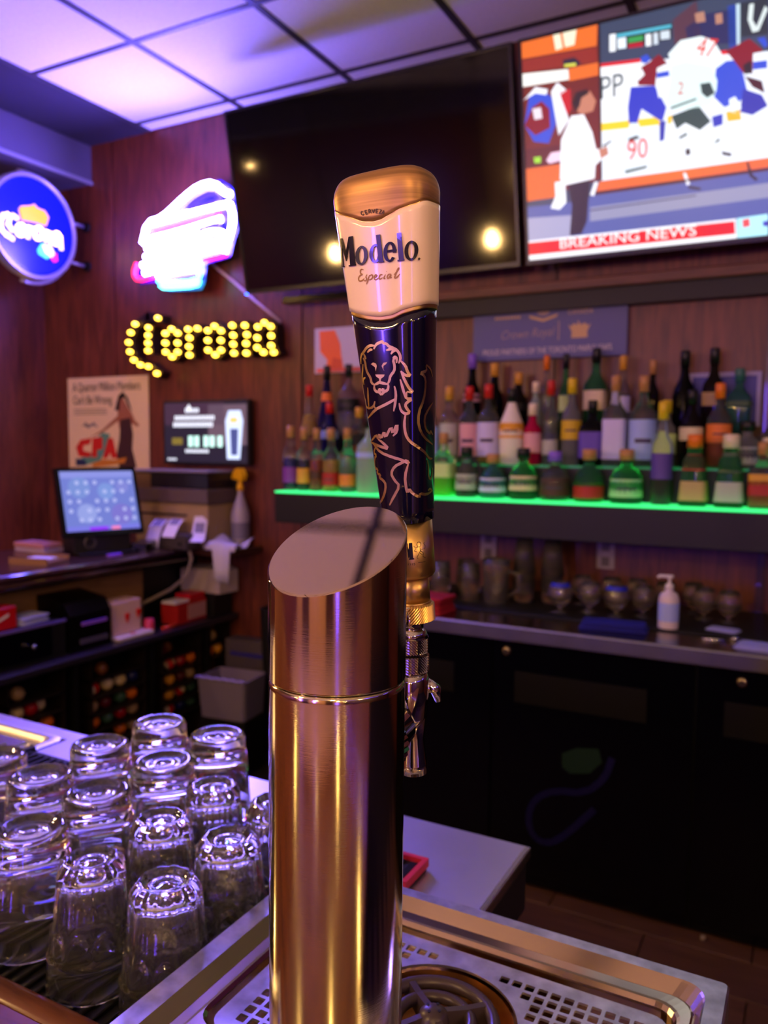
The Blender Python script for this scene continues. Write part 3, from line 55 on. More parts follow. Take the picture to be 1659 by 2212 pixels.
POSTER = [["skin",[[-3.378,1.6926],[-3.3421,1.7418],[-3.3088,1.6914],[-3.2689,1.6413],[-3.2362,1.5816],[-3.2974,1.5919],[-3.3672,1.5622],[-3.3797,1.6225]]],["hair",[[-3.3997,1.6629],[-3.3699,1.7424],[-3.3375,1.7636],[-3.3011,1.731],[-3.2687,1.6512],[-3.2954,1.6813],[-3.3217,1.7314],[-3.3564,1.7222],[-3.3648,1.6624]]],["dress",[[-3.3591,1.6123],[-3.283,1.6216],[-3.2645,1.5321],[-3.273,1.4523],[-3.2411,1.353],[-3.3723,1.3504],[-3.3916,1.421],[-3.3686,1.5019]]],["skin",[[-3.352,1.6173],[-3.4949,1.5423],[-3.5972,1.5115],[-3.4945,1.5576],[-3.3795,1.6326]]],["skin",[[-3.2693,1.6214],[-3.216,1.5815],[-3.2364,1.5717],[-3.2766,1.6017]]],["teal",[[-3.539,1.5116],[-3.4949,1.5423],[-3.4382,1.5321],[-3.4537,1.4813],[-3.5134,1.3888],[-3.646,1.3555],[-3.6745,1.3968],[-3.5554,1.4397]]],["red",[[-3.71,1.4591],[-3.6713,1.501],[-3.5826,1.5115],[-3.5982,1.4754],[-3.65,1.4699],[-3.6509,1.4387],[-3.5849,1.429],[-3.6003,1.403],[-3.6891,1.407]]],["red",[[-3.5753,1.5115],[-3.4956,1.5168],[-3.4974,1.4504],[-3.5408,1.4449],[-3.5419,1.4038],[-3.5856,1.4032]]],["red",[[-3.4987,1.3993],[-3.4529,1.5118],[-3.4175,1.5119],[-3.3851,1.4008],[-3.4274,1.4002],[-3.4408,1.4306],[-3.4629,1.3998]]],["orange",[[-3.5867,1.367],[-3.4988,1.3941],[-3.4135,1.3903],[-3.3153,1.4068],[-3.3298,1.3765],[-3.4568,1.359],[-3.5726,1.3466]]],["navy",[[-3.7119,1.3963],[-3.6302,1.387],[-3.6311,1.3558],[-3.7132,1.3543]]]]
POSTERRECT = [[-3.7685,1.8471],[-3.1532,1.8464],[-3.1467,1.3548],[-3.7669,1.3322]]
POSTERTXT = [[-3.7299,1.7838],[-3.1984,1.7826],[-3.7245,1.7174],[-3.4193,1.7235]]
BOTTLES = [[1,-2.028,2.9,1.283,0.28,0.0335,"std","clear","navy","cork",[[0.12,0.36,"purple"]]],[1,-1.958,2.9,1.283,0.27,0.0312,"std","clear","black","cork",[[0.12,0.36,"amberlab"]]],[1,-1.893,2.9,1.283,0.269,0.0309,"std","clear","amber","cork",[[0.2,0.32,"brownlab"]]],[1,-1.82,2.9,1.283,0.269,0.0365,"std","clear","gold","cork",[[0.1,0.3,"redlab"]]],[1,-1.738,2.9,1.283,0.269,0.0341,"std","clear","water","cork",[[0.1,0.28,"orangelab"]]],[1,-1.635,2.9,1.283,0.325,0.0519,"std","frost","","black",[[0.45,0.65,"bluelab"]]],[3,-2.074,3.115,1.52,0.236,0.0431,"cone","clear","gold","red",[]],[3,-1.978,3.115,1.52,0.321,0.0468,"cone","blue","","black",[[0.5,0.62,"orangelab"]]],[3,-1.864,3.115,1.52,0.323,0.0503,"std","clear","water","black",[[0.35,0.55,"blacklab"]]],[2,-1.897,3.01,1.41,0.257,0.0369,"std","blue","","red",[[0.5,0.7,"bluelab"]]],[2,-1.747,3.01,1.41,0.234,0.0342,"std","clear","amber","gold",[[0.3,0.5,"blacklab"]]],[1,-1.296,2.9,1.283,0.249,0.0421,"square","clear","lime","cork",[[0.3,0.75,"palegreen"]]],[1,-1.198,2.9,1.283,0.195,0.0433,"squat","clear","dark","black",[[0.15,0.5,"greylab"]]],[1,-1.089,2.9,1.283,0.169,0.0514,"squat","teal","teal","cork",[[0.15,0.62,"lavlab"]]],[1,-0.968,2.9,1.283,0.192,0.0522,"squat","green","","black",[[0.18,0.5,"creamlab"]]],[1,-0.847,2.9,1.283,0.181,0.0547,"squat","clear","dark","violet",[[0.1,0.45,"brownlab"]]],[1,-0.721,2.9,1.283,0.19,0.0535,"squat","green","gold","cork",[[0.08,0.3,"redlab"]]],[1,-0.589,2.9,1.283,0.191,0.0573,"squat","green","","cork",[[0.12,0.45,"mintlab"]]],[1,-0.47,2.9,1.283,0.355,0.0353,"std","clear","dark","yellow",[[0.25,0.5,"purplelab"]]],[1,-0.364,2.9,1.283,0.243,0.0441,"trap","green","","orange",[[0.5,0.72,"redlab"],[0.08,0.35,"tanlab"]]],[1,-0.251,2.9,1.283,0.243,0.0448,"trap","green","","cream",[[0.48,0.75,"greenlab"],[0.08,0.35,"greylab"]]],[1,-0.153,2.9,1.283,0.218,0.041,"square","clear","amber","cork",[[0.2,0.42,"redlab"],[0.5,0.75,"amberlab"]]],[2,-1.404,3.01,1.41,0.289,0.0326,"std","clear","water","blue",[[0.1,0.6,"bluelab"]]],[2,-1.323,3.01,1.41,0.311,0.0379,"std","clear","water","gold",[[0.1,0.62,"greylab"]]],[2,-1.235,3.01,1.41,0.309,0.0393,"std","clear","water","red",[[0.1,0.66,"pinklab"]]],[2,-1.154,3.01,1.41,0.316,0.0443,"std","clear","gold","red",[[0.1,0.6,"lavlab"]]],[2,-1.057,3.01,1.41,0.295,0.0492,"malibu","white","","black",[[0.35,0.55,"sunlab"]]],[2,-0.971,3.01,1.41,0.236,0.0342,"std","magenta","","cream",[[0.2,0.55,"pinklab"]]],[2,-0.901,3.01,1.41,0.322,0.0302,"std","clear","water","red",[[0.12,0.3,"greylab"]]],[2,-0.82,3.01,1.41,0.327,0.0369,"std","grey","","yellow",[[0.3,0.52,"yellowlab"]]],[2,-0.741,3.01,1.41,0.244,0.0434,"square","black","","black",[[0.12,0.72,"violetlab"]]],[2,-0.658,3.01,1.41,0.332,0.0411,"square","clear","water","cork",[[0.08,0.6,"lavlab"]]],[2,-0.558,3.01,1.41,0.328,0.0489,"std","clear","water","cork",[[0.08,0.6,"bluelab"]]],[2,-0.476,3.01,1.41,0.239,0.0332,"std","grey","","yellow",[[0.2,0.5,"palegreen"]]],[2,-0.393,3.01,1.41,0.274,0.0394,"std","dark","","black",[[0.35,0.78,"creamlab"]]],[2,-0.302,3.01,1.41,0.294,0.0404,"std","clear","amber","orange",[[0.3,0.65,"orangelab"]]],[2,-0.211,3.01,1.41,0.163,0.0493,"squat","grey","","black",[[0.1,0.55,"greylab"]]],[3,-1.268,3.115,1.52,0.34,0.0367,"wine","black","","violet",[[0.42,0.58,"pinklab"]]],[3,-1.17,3.115,1.52,0.298,0.0381,"wine","black","","gold",[]],[3,-1.067,3.115,1.52,0.257,0.0357,"std","dark","","gold",[[0.4,0.6,"blacklab"]]],[3,-0.995,3.115,1.52,0.218,0.0279,"std","frost","","cream",[]],[3,-0.953,3.115,1.52,0.32,0.024,"std","clear","water","orange",[]],[3,-0.876,3.115,1.52,0.322,0.0256,"wine","green","","black",[[0.3,0.5,"palegreen"]]],[3,-0.758,3.115,1.52,0.339,0.0412,"square","green","","black",[[0.3,0.55,"creamlab"]]],[3,-0.656,3.115,1.52,0.306,0.0282,"std","clear","water","gold",[[0.3,0.5,"lavlab"]]],[3,-0.548,3.115,1.52,0.284,0.0243,"std","dark","","cork",[]],[3,-0.436,3.115,1.52,0.313,0.0409,"wine","black","","black",[]],[3,-0.336,3.115,1.52,0.318,0.0369,"square","dark","","black",[[0.35,0.5,"tanlab"]]],[3,-0.251,3.115,1.52,0.242,0.0414,"square","teal","","teal",[[0.45,0.6,"greenlab"]]],[2,-0.136,3.01,1.41,0.209,0.0282,"std","clear","amber","cork",[[0.2,0.5,"creamlab"]]]]
SWOOSH = [[-0.5242,0.5013],[-0.5288,0.4841],[-0.5382,0.4495],[-0.5582,0.4161],[-0.5892,0.3837],[-0.63,0.3646],[-0.6811,0.3591],[-0.7226,0.3463],[-0.7542,0.3261],[-0.7764,0.2992],[-0.789,0.2656],[-0.7911,0.2323],[-0.7826,0.1997],[-0.7648,0.179],[-0.7379,0.1703],[-0.7079,0.1797],[-0.6751,0.2068],[-0.6376,0.2461],[-0.5956,0.2971],[-0.5749,0.3223]]
GREEN_PATCH = [[-0.6845,0.4847],[-0.6378,0.5122],[-0.5667,0.5221],[-0.5549,0.4807],[-0.5925,0.4364],[-0.6571,0.4231],[-0.6833,0.4402]]
BALLS = [["tan",1.973,0.493],["cream",1.966,0.457],["crimson",2.03,0.46],["cream",2.083,0.456],["orange",2.102,0.389],["brown",2.383,0.528],["red",2.336,0.449],["cream",2.411,0.446],["cream",2.484,0.448],["tan",2.49,0.484],["navy",2.554,0.44],["orange",2.547,0.37],["green",2.483,0.373],["tan",2.326,0.372],["maroon",2.399,0.38],["crimson",2.481,0.301],["tan",2.551,0.293],["orange",2.332,0.308],["green",2.408,0.302],["orange",2.479,0.232],["tan",2.55,0.228],["maroon",2.734,0.521],["brown",2.791,0.506],["crimson",2.86,0.481],["orange",2.93,0.445],["red",2.79,0.446],["tan",2.733,0.453],["green",2.859,0.443],["yellow",2.786,0.371],["maroon",2.858,0.371],["tan",2.923,0.366],["yellow",2.779,0.304],["red",2.854,0.301],["green",2.931,0.295],["red",2.781,0.234],["navy",2.856,0.23],["green",2.927,0.229],["orange",3.177,0.469],["brown",3.24,0.468],["yellow",3.308,0.473],["orange",3.379,0.474],["tan",3.221,0.508]]
# ------------------------------------------------------------------ materials
MATS = {}
def srgb(c):
    return tuple(((x/12.92) if x <= .04045 else ((x+.055)/1.055)**2.4) for x in c)
def mat(name, col=(.5,.5,.5), rough=.5, metal=0, trans=0, ior=1.45, emit=None, power=0, var=0, scale=20, coat=0, bump=0, stretch=(1,1,1), lin=False, spec=.5):
    if name in MATS: return MATS[name]
    m = bpy.data.materials.new(name); m.use_nodes = True; MATS[name] = m
    nt = m.node_tree; b = nt.nodes['Principled BSDF']
    c = col if lin else srgb(col)
    b.inputs['Base Color'].default_value = (*c, 1); b.inputs['Roughness'].default_value = rough
    b.inputs['Metallic'].default_value = metal; b.inputs['Transmission Weight'].default_value = trans
    b.inputs['IOR'].default_value = ior; b.inputs['Coat Weight'].default_value = coat
    b.inputs['Specular IOR Level'].default_value = spec
    if emit:
        b.inputs['Emission Color'].default_value = (*srgb(emit), 1); b.inputs['Emission Strength'].default_value = power
    if var or bump:
        tc = nt.nodes.new('ShaderNodeTexCoord'); mp = nt.nodes.new('ShaderNodeMapping'); mp.inputs['Scale'].default_value = stretch
        n = nt.nodes.new('ShaderNodeTexNoise'); n.inputs['Scale'].default_value = scale; n.inputs['Detail'].default_value = 5
        nt.links.new(tc.outputs['Object'], mp.inputs['Vector']); nt.links.new(mp.outputs['Vector'], n.inputs['Vector'])
        if var:
            r = nt.nodes.new('ShaderNodeValToRGB'); r.color_ramp.elements[0].position = .3; r.color_ramp.elements[1].position = .7
            r.color_ramp.elements[0].color = (*[max(0, x*(1-var)) for x in c], 1); r.color_ramp.elements[1].color = (*[min(1, x*(1+var)) for x in c], 1)
            nt.links.new(n.outputs['Fac'], r.inputs['Fac']); nt.links.new(r.outputs['Color'], b.inputs['Base Color'])
        if bump:
            bp = nt.nodes.new('ShaderNodeBump'); bp.inputs['Strength'].default_value = bump; bp.inputs['Distance'].default_value = .002
            nt.links.new(n.outputs['Fac'], bp.inputs['Height']); nt.links.new(bp.outputs['Normal'], b.inputs['Normal'])
    return m
def glow_attr(name, power):          # a lit screen: colour comes from the picture's own colour attribute
    m = bpy.data.materials.new(name); m.use_nodes = True
    nt = m.node_tree; b = nt.nodes['Principled BSDF']; a = nt.nodes.new('ShaderNodeAttribute'); a.attribute_name = 'ink'
    b.inputs['Base Color'].default_value = (.01,.01,.01,1); b.inputs['Roughness'].default_value = .3
    nt.links.new(a.outputs['Color'], b.inputs['Emission Color']); b.inputs['Emission Strength'].default_value = power
    return m
def print_attr(name, rough=.6):      # flat print on paper
    m = bpy.data.materials.new(name); m.use_nodes = True
    nt = m.node_tree; b = nt.nodes['Principled BSDF']; a = nt.nodes.new('ShaderNodeAttribute'); a.attribute_name = 'ink'
    b.inputs['Roughness'].default_value = rough; nt.links.new(a.outputs['Color'], b.inputs['Base Color'])
    return m
def wood(name, c1, c2, rough=.35, scale=6, axis='Z', coat=.0):
    if name in MATS: return MATS[name]
    m = bpy.data.materials.new(name); m.use_nodes = True; MATS[name] = m
    nt = m.node_tree; b = nt.nodes['Principled BSDF']
    tc = nt.nodes.new('ShaderNodeTexCoord'); mp = nt.nodes.new('ShaderNodeMapping')
    mp.inputs['Scale'].default_value = {'Z': (7, 7, .7), 'X': (.7, 7, 7), 'Y': (7, .7, 7)}[axis]
    n = nt.nodes.new('ShaderNodeTexNoise'); n.inputs['Scale'].default_value = scale; n.inputs['Detail'].default_value = 8; n.inputs['Distortion'].default_value = 1.2
    r = nt.nodes.new('ShaderNodeValToRGB'); r.color_ramp.elements[0].position = .32; r.color_ramp.elements[1].position = .68
    r.color_ramp.elements[0].color = (*srgb(c1), 1); r.color_ramp.elements[1].color = (*srgb(c2), 1)
    nt.links.new(tc.outputs['Object'], mp.inputs['Vector']); nt.links.new(mp.outputs['Vector'], n.inputs['Vector'])
    nt.links.new(n.outputs['Fac'], r.inputs['Fac']); nt.links.new(r.outputs['Color'], b.inputs['Base Color'])
    b.inputs['Roughness'].default_value = rough; b.inputs['Coat Weight'].default_value = coat
    return m
CHROME = mat('chrome', (.86,.85,.84), .06, 1)
TOWER_METAL = mat('polished_steel', (.88,.85,.70), .10, 1, bump=.02, scale=60, stretch=(1,1,40))
CAP_METAL = mat('brushed_steel_cap', (.82,.72,.64), .018, 1, bump=.004, scale=300, stretch=(1,30,1))
STEEL = mat('stainless_steel', (.82,.81,.83), .27, 1, var=.12, scale=9, bump=.04)
WORN_STEEL = mat('worn_stainless', (.80,.80,.82), .38, 1, var=.28, scale=55, bump=.25)
GOLD = mat('satin_gold', (.84,.70,.42), .36, 1)
GOLD_INK = mat('gold_foil', (.84,.72,.46), .34, 1)
NAVY = mat('navy_gloss', (.03,.03,.13), .12, 0, coat=.6)
WHITE_GLOSS = mat('cream_gloss', (.95,.87,.74), .22, coat=.5)
BLACK = mat('matte_black', (.05,.05,.06), .5)
BLACKGLOSS = mat('gloss_black', (.03,.03,.04), .16)
RUBBER = mat('black_rubber', (.045,.045,.055), .55)
GLASS = mat('clear_glass', (.97,.98,.98), .0, 0, .982, 1.5)
PANEL_WOOD = wood('mahogany_panel', (.29,.12,.09), (.46,.22,.15), .42, 5)
DARK_WOOD = wood('dark_stained_wood', (.16,.08,.07), (.26,.13,.10), .3, 5, 'Y', .4)
BAR_WOOD = wood('varnished_bar_wood', (.30,.15,.08), (.48,.27,.14), .22, 5, 'X', .5)
TAN_WOOD = wood('tan_board', (.50,.36,.22), (.62,.47,.30), .5, 4, 'Y')
FLOOR_WOOD = wood('brown_floor_board', (.29,.19,.16), (.38,.26,.21), .42, 4, 'X')
WHITE = mat('white_plastic', (.88,.87,.86), .4)
RED = mat('red_plastic', (.75,.06,.08), .35)
# ------------------------------------------------------------------ mesh helpers
class MB:
    def __init__(s): s.v = []; s.f = []; s.m = []; s.sm = []
    def add(s, v, f, mi=0, smooth=False):
        o = len(s.v); s.v += [tuple(x) for x in v]
        for q in f: s.f.append(tuple(i+o for i in q)); s.m.append(mi); s.sm.append(smooth)
        return s
    def box(s, x0, x1, y0, y1, z0, z1, mi=0, ch=0):
        if ch:
            return s.loft([[(x0+ch,y0+ch,z0),(x1-ch,y0+ch,z0),(x1-ch,y1-ch,z0),(x0+ch,y1-ch,z0)],[(x0,y0,z0+ch),(x1,y0,z0+ch),(x1,y1,z0+ch),(x0,y1,z0+ch)],
                           [(x0,y0,z1-ch),(x1,y0,z1-ch),(x1,y1,z1-ch),(x0,y1,z1-ch)],[(x0+ch,y0+ch,z1),(x1-ch,y0+ch,z1),(x1-ch,y1-ch,z1),(x0+ch,y1-ch,z1)]], mi=mi)
        v = [(x,y,z) for z in (z0,z1) for x,y in ((x0,y0),(x1,y0),(x1,y1),(x0,y1))]
        return s.add(v, [(3,2,1,0),(4,5,6,7),(0,1,5,4),(1,2,6,5),(2,3,7,6),(3,0,4,7)], mi)
    def loft(s, loops, mi=0, cap=(True,True), smooth=False, closed=True):
        n = len(loops[0]); v = [p for l in loops for p in l]; f = []
        for k in range(len(loops)-1):
            for i in range(n if closed else n-1):
                j = (i+1) % n; f.append((k*n+i, k*n+j, (k+1)*n+j, (k+1)*n+i))
        s.add(v, f, mi, smooth)
        if cap[0]: s.add(loops[0], [tuple(reversed(range(n)))], mi)
        if cap[1]: s.add(loops[-1], [tuple(range(n))], mi)
        return s
    def lathe(s, prof, c=(0,0,0), n=24, mi=0, cap=(True,True), smooth=True, sup=2, sy=1.0, rot=0):
        loops = []
        for r, z in prof:
            l = []
            for i in range(n):
                t = 2*PI*(i+.5)/n; a, b = math.cos(t), math.sin(t)
                if sup != 2:
                    a = math.copysign(abs(a)**(2/sup), a); b = math.copysign(abs(b)**(2/sup), b)
                x, y = r*a, r*b*sy
                l.append((c[0]+x*math.cos(rot)-y*math.sin(rot), c[1]+x*math.sin(rot)+y*math.cos(rot), c[2]+z))
            loops.append(l)
        return s.loft(loops, mi, cap, smooth)
    def tube(s, pts, r, n=10, mi=0, cap=True, closed=False):
        pts = [Vector(p) for p in pts]; loops = []; N = len(pts); ref = Vector((0,0,1))
        up = None
        for i, p in enumerate(pts):
            if closed: t = pts[(i+1) % N]-pts[i-1]
            else: t = pts[min(i+1,N-1)]-pts[max(i-1,0)]
            t.normalize()
            if up is None: up = t.orthogonal().normalized()
            u = up - t*up.dot(t)
            u = u.normalized() if u.length > 1e-6 else t.orthogonal().normalized()
            up = u; b = t.cross(u); rr = r[i] if isinstance(r, (list,tuple)) else r
            loops.append([tuple(p+u*(rr*math.cos(2*PI*k/n))+b*(rr*math.sin(2*PI*k/n))) for k in range(n)])
        if closed:
            v = [q for l in loops for q in l]; f = []
            for k in range(N):
                for i in range(n): f.append((k*n+i, k*n+(i+1)%n, ((k+1)%N)*n+(i+1)%n, ((k+1)%N)*n+i))
            return s.add(v, f, mi, True)
        return s.loft(loops, mi, (cap,cap), True)
    def prism(s, poly, fn, a, b, mi=0):      # poly 2-D, fn(u,v,h)->point, extruded h=a..b
        return s.loft([[fn(u,v,a) for u,v in poly],[fn(u,v,b) for u,v in poly]], mi)
    def build(s, name, mats, parent=None, loc=None):
        me = bpy.data.meshes.new(name); me.from_pydata(s.v, [], s.f)
        for m in (mats if isinstance(mats, (list,tuple)) else [mats]): me.materials.append(m)
        me.polygons.foreach_set('material_index', s.m); me.polygons.foreach_set('use_smooth', s.sm)
        bm = bmesh.new(); bm.from_mesh(me); bmesh.ops.remove_doubles(bm, verts=bm.verts, dist=1e-6); bmesh.ops.recalc_face_normals(bm, faces=bm.faces); bm.to_mesh(me); bm.free()
        me.update(); return link(name, me, parent, loc)
def link(name, me, parent=None, loc=None):
    o = bpy.data.objects.new(name, me); COL.objects.link(o)
    if parent: o.parent = parent
    if loc: o.location = loc
    return o
def tag(o, label=None, cat=None, group=None, kind=None):
    if label: o['label'] = label
    if cat: o['category'] = cat
    if group: o['group'] = group
    if kind: o['kind'] = kind
    return o
def thing(name, label, cat, loc=(0,0,0), rz=0, group=None):
    o = bpy.data.objects.new(name, None); o.empty_display_size = .05; COL.objects.link(o)
    o.location = loc; o.rotation_euler = (0,0,rz)
    return tag(o, label, cat, group)
def struct(o): o['kind'] = 'structure'; return o
def copy_tree(o, parent=None):
    c = o.copy(); COL.objects.link(c); c.parent = parent
    for ch in o.children: copy_tree(ch, c)
    return c
def rrect(x0, x1, y0, y1, r, z, k=5):
    o = []
    for cx, cy, a in ((x1-r,y1-r,0),(x0+r,y1-r,90),(x0+r,y0+r,180),(x1-r,y0+r,270)):
        for i in range(k+1):
            t = math.radians(a+90*i/k); o.append((cx+r*math.cos(t), cy+r*math.sin(t), z))
    return o
TEXTCACHE = {}
def text_mesh(s, shear=0):
    k = (s, shear)
    if k in TEXTCACHE: return TEXTCACHE[k]
    cu = bpy.data.curves.new('lettering', 'FONT'); cu.body = s; cu.size = 1; cu.shear = shear; cu.resolution_u = 3
    o = bpy.data.objects.new('lettering', cu); COL.objects.link(o)
    dg = bpy.context.evaluated_depsgraph_get(); me = bpy.data.meshes.new_from_object(o.evaluated_get(dg))
    v = [tuple(x.co[:2]) for x in me.vertices]; f = [tuple(p.vertices) for p in me.polygons]
    bpy.data.objects.remove(o); bpy.data.curves.remove(cu); bpy.data.meshes.remove(me)
    x0 = min(p[0] for p in v); x1 = max(p[0] for p in v)
    v = [((p[0]-x0)/(x1-x0), p[1]/(x1-x0)) for p in v]     # width 1, baseline 0
    TEXTCACHE[k] = (v, f); return v, f
class Ink:                     # flat coloured shapes with a colour attribute, laid in thin layers
    def __init__(s, fn): s.fn = fn; s.v = []; s.f = []; s.c = []
    def poly(s, pts, col, h):
        o = len(s.v); s.v += [s.fn(u,v,h) for u,v in pts]; s.f.append(tuple(range(o, o+len(pts)))); s.c.append(col)
    def rect(s, u0, u1, v0, v1, col, h): s.poly([(u0,v0),(u1,v0),(u1,v1),(u0,v1)], col, h)
    def text(s, txt, u, v, width, ang, col, h, shear=0, stretch=1.0):
        V, F = text_mesh(txt, shear); o = len(s.v); c, n = math.cos(ang), math.sin(ang)
        s.v += [s.fn(u+width*(a*c-b*stretch*n), v+width*(a*n+b*stretch*c), h) for a, b in V]
        for q in F: s.f.append(tuple(i+o for i in q)); s.c.append(col)
    def build(s, name, m, parent=None):
        me = bpy.data.meshes.new(name); me.from_pydata(s.v, [], s.f); me.materials.append(m)
        a = me.attributes.new('ink', 'FLOAT_COLOR', 'CORNER'); buf = []
        for p in me.polygons: buf += [*srgb(s.c[p.index]), 1]*p.loop_total
        a.data.foreach_set('color', buf); me.update(); return link(name, me, parent)
# ------------------------------------------------------------------ the room
CZ = 3.095
WB = 3.2
fl = struct(tag(MB().box(-5,4.6,-4.6,WB+.05,-.06,-.012).build('floor', mat('floor_joint',(.10,.07,.06),.7)), 'brown wood-look plank floor between the bars', None))
struct(MB().box(-3.95,4.59,-4.59,-.36,-.012,0).build('floor', wood('customer_floor',(.70,.56,.38),(.80,.66,.48),.4,3,'X')))
plank = None
for j in range(16):
    y0 = -.05+.1785*j-.19
    for i in range(-3, 4):
        x0 = -.395 + i*.60 + (.297 if j % 2 else 0)
        if not (-2.3 < x0 < 1.2): continue
        if plank is None:
            o = MB().box(.002,.598,.002,.1765,-.012,0,ch=.0015).build('plank', FLOOR_WOOD, fl); plank = o.data
        else: o = link('plank', plank, fl)
        o.location = (x0, y0, 0)
WALLB = struct(tag(MB().box(-5,4.6,WB+.004,WB+.12,0,CZ+.1).build('wall_back', mat('panel_joint',(.07,.03,.04),.6)), 'mahogany panelled wall behind the liquor shelves'))
for x0 in (-4.615,-3.393,-2.167,-.945,.277,1.5,2.72):
    MB().box(x0+.004,x0+1.218,WB-.004,WB+.006,0,CZ+.03,ch=.003).build('panel', PANEL_WOOD, WALLB)
WALLL = struct(tag(MB().box(-4.1,-3.964,-4.6,WB+.1,0,CZ+.1).build('wall_left', mat('panel_joint'))), )
for k in range(7):
    y0 = WB-1.22*(k+1)
    MB().box(-3.966,-3.955,y0+.004,y0+1.216,0,CZ,ch=.003).build('panel', PANEL_WOOD, WALLL)
REAR = wood('rear_wall_board', (.74,.56,.36), (.86,.68,.46), .5, 3)
REARD = wood('rear_dark_board', (.22,.09,.07), (.32,.15,.11), .4, 3)
wr = struct(MB().box(-4.1,4.6,-4.72,-4.6,0,CZ+.1).build('wall_rear', mat('panel_joint')))
for k in range(7):
    MB().box(-3.95+1.22*k+.004,-3.95+1.22*k+1.216,-4.606,-4.592,.02,CZ,ch=.003).build('panel', REARD if k in (1,4) else REAR, wr)
wrt = struct(MB().box(4.6,4.72,-4.72,WB+.1,0,CZ+.1).build('wall_right', mat('panel_joint')))
for k in range(6):
    MB().box(4.592,4.606,WB-1.22*(k+1)+.004,WB-1.22*(k+1)+1.216,.02,CZ,ch=.003).build('panel', REARD, wrt)
# ceiling: dark slab, T-bar grid, 610 mm tiles
TILE = mat('ceiling_tile', (.86,.85,.84), .85, var=.05, scale=70, bump=.35)
ce = struct(tag(MB().box(-4.1,4.7,-4.7,WB+.1,CZ+.03,CZ+.1).build('ceiling', BLACK), 'suspended ceiling of white tiles in a dark grid'))
GX = [-3.117+.6105*i for i in range(13)]; GY = [3.09-.6105*j for j in range(13)]
tiles = {}
for i in range(12):
    for j in range(-1, 12):
        x0, x1 = GX[i]+.013, GX[i+1]-.013
        if j < 0: y0, y1 = GY[0]+.013, WB-.012
        else: y0, y1 = GY[j+1]+.013, GY[j]-.013
        k = (j < 0)
        if k not in tiles:
            o = MB().box(0,x1-x0,0,y1-y0,.0,.016,ch=.004).build('ceiling_tile', TILE, ce); tiles[k] = o.data
        else: o = link('ceiling_tile', tiles[k], ce)
        o.location = (x0, y0, CZ)
TB = mat('tbar_dark', (.20,.19,.20), .5)
for i, x in enumerate(GX): MB().box(x-.014,x+.014,-4.5,WB-.01,CZ-.004,CZ+.03).build('grid_bar', TB, ce)
for y in GY: MB().box(-3.117,4.2,y-.011,y+.011,CZ-.003,CZ+.029).build('grid_bar', TB, ce)
DRY = mat('dark_painted_plaster', (.34,.31,.36), .7, var=.06, scale=6)
struct(MB().box(-3.96,-3.131,-4.6,WB,CZ-.002,CZ+.05).build('trim_1', mat('dark_border',(.17,.15,.19),.7)))
so = struct(tag(MB().box(-3.96,-3.55,-4.6,WB-.006,2.888,CZ-.002,ch=.004).build('trim_2', DRY), 'grey boxed soffit under the ceiling along the left wall'))
MB().box(-3.553,-3.54,-4.6,WB-.006,2.884,2.902).build('edge_bead', mat('edge_bead',(.55,.53,.56),.5), so)
# ledge under the televisions
t3 = struct(MB().box(-1.60,1.6,3.10,WB-.004,2.085,2.125,ch=.004).build('trim_3', wood('ledge_wood',(.30,.14,.10),(.44,.23,.16),.4,5,'X')))
struct(MB().box(-1.60,1.6,3.13,WB-.004,2.02,2.085).build('trim_4', mat('dark_ledge',(.06,.04,.06),.5)))
struct(MB().box(-.172,-.145,3.17,WB-.004,.89,2.02,ch=.002).build('trim_5', DARK_WOOD))
# ------------------------------------------------------------------ pendant lamps on the customer side (behind and left of the camera)
def pendant(x, y, z, label):
    t = thing('pendant_lamp', label, 'lamp', (x,y,z), group='warm pendant lamps over the customer side')
    MB().lathe([(.001,-.055),(.022,-.05),(.036,-.03),(.04,-.005),(.034,.02),(.018,.045),(.014,.06)], n=20).build('bulb', mat('warm_bulb',(1,.8,.5),.4,emit=(1,.79,.48),power=BULB_POWER), t)
    MB().lathe([(.016,.055),(.018,.1),(.012,.115)], n=14).build('socket', mat('brass_socket',(.5,.38,.2),.35,1), t)
    MB().lathe([(.032,.06),(.034,.08),(.026,.11),(.012,.125),(.010,.12),(.023,.106),(.030,.078),(.028,.06)], n=24, cap=(False,False)).build('shade', mat('brown_shade',(.30,.17,.10),.4), t)
    MB().tube([(0,0,.11),(0,0,CZ-z-.02)], .004, 6).build('cord', BLACK, t)
    MB().lathe([(.05,CZ-z-.022),(.05,CZ-z-.003)], n=18).build('canopy', mat('brass_socket'), t)
for i, (x, y, z, n) in enumerate(((-3.18,.76,2.03,'beside the dark soffit wall'),(-2.04,.56,1.97,'over the far end of the bar'),(-.95,-.75,2.05,'above the bar stools'),(.35,-.95,2.05,'behind the tap tower'),(1.6,-.3,2.05,'over the near end of the bar'),(-2.4,-2.2,2.1,'over the dining side'),(1.6,-2.4,2.1,'by the rear wall'),(-.3,-3.5,2.1,'added to brighten the rear wall'),(3.3,-3.3,2.1,'added for fill in the far corner'),(-3.1,-3.7,2.1,'added for fill near the left rear corner'))):
    pendant(x, y, z, 'warm glass pendant bulb under a small brown cap '+n)  # rearmost lamps added to brighten the rear wall mirrored in the tower
# recessed spot that shows as a star in the dark screen
t = thing('ceiling_spotlight', 'small brass track spotlight with a warm bulb near the left wall', 'lamp', (-3.75,.77,2.746))
MB().lathe([(.001,-.04),(.02,-.036),(.034,-.015),(.034,.01),(.02,.03)], n=18).build('bulb', mat('warm_bulb'), t)
MB().lathe([(.045,-.03),(.05,.0),(.04,.05),(.012,.08),(.012,.142)], n=18, cap=(False,True)).build('housing', mat('brass_socket'), t)
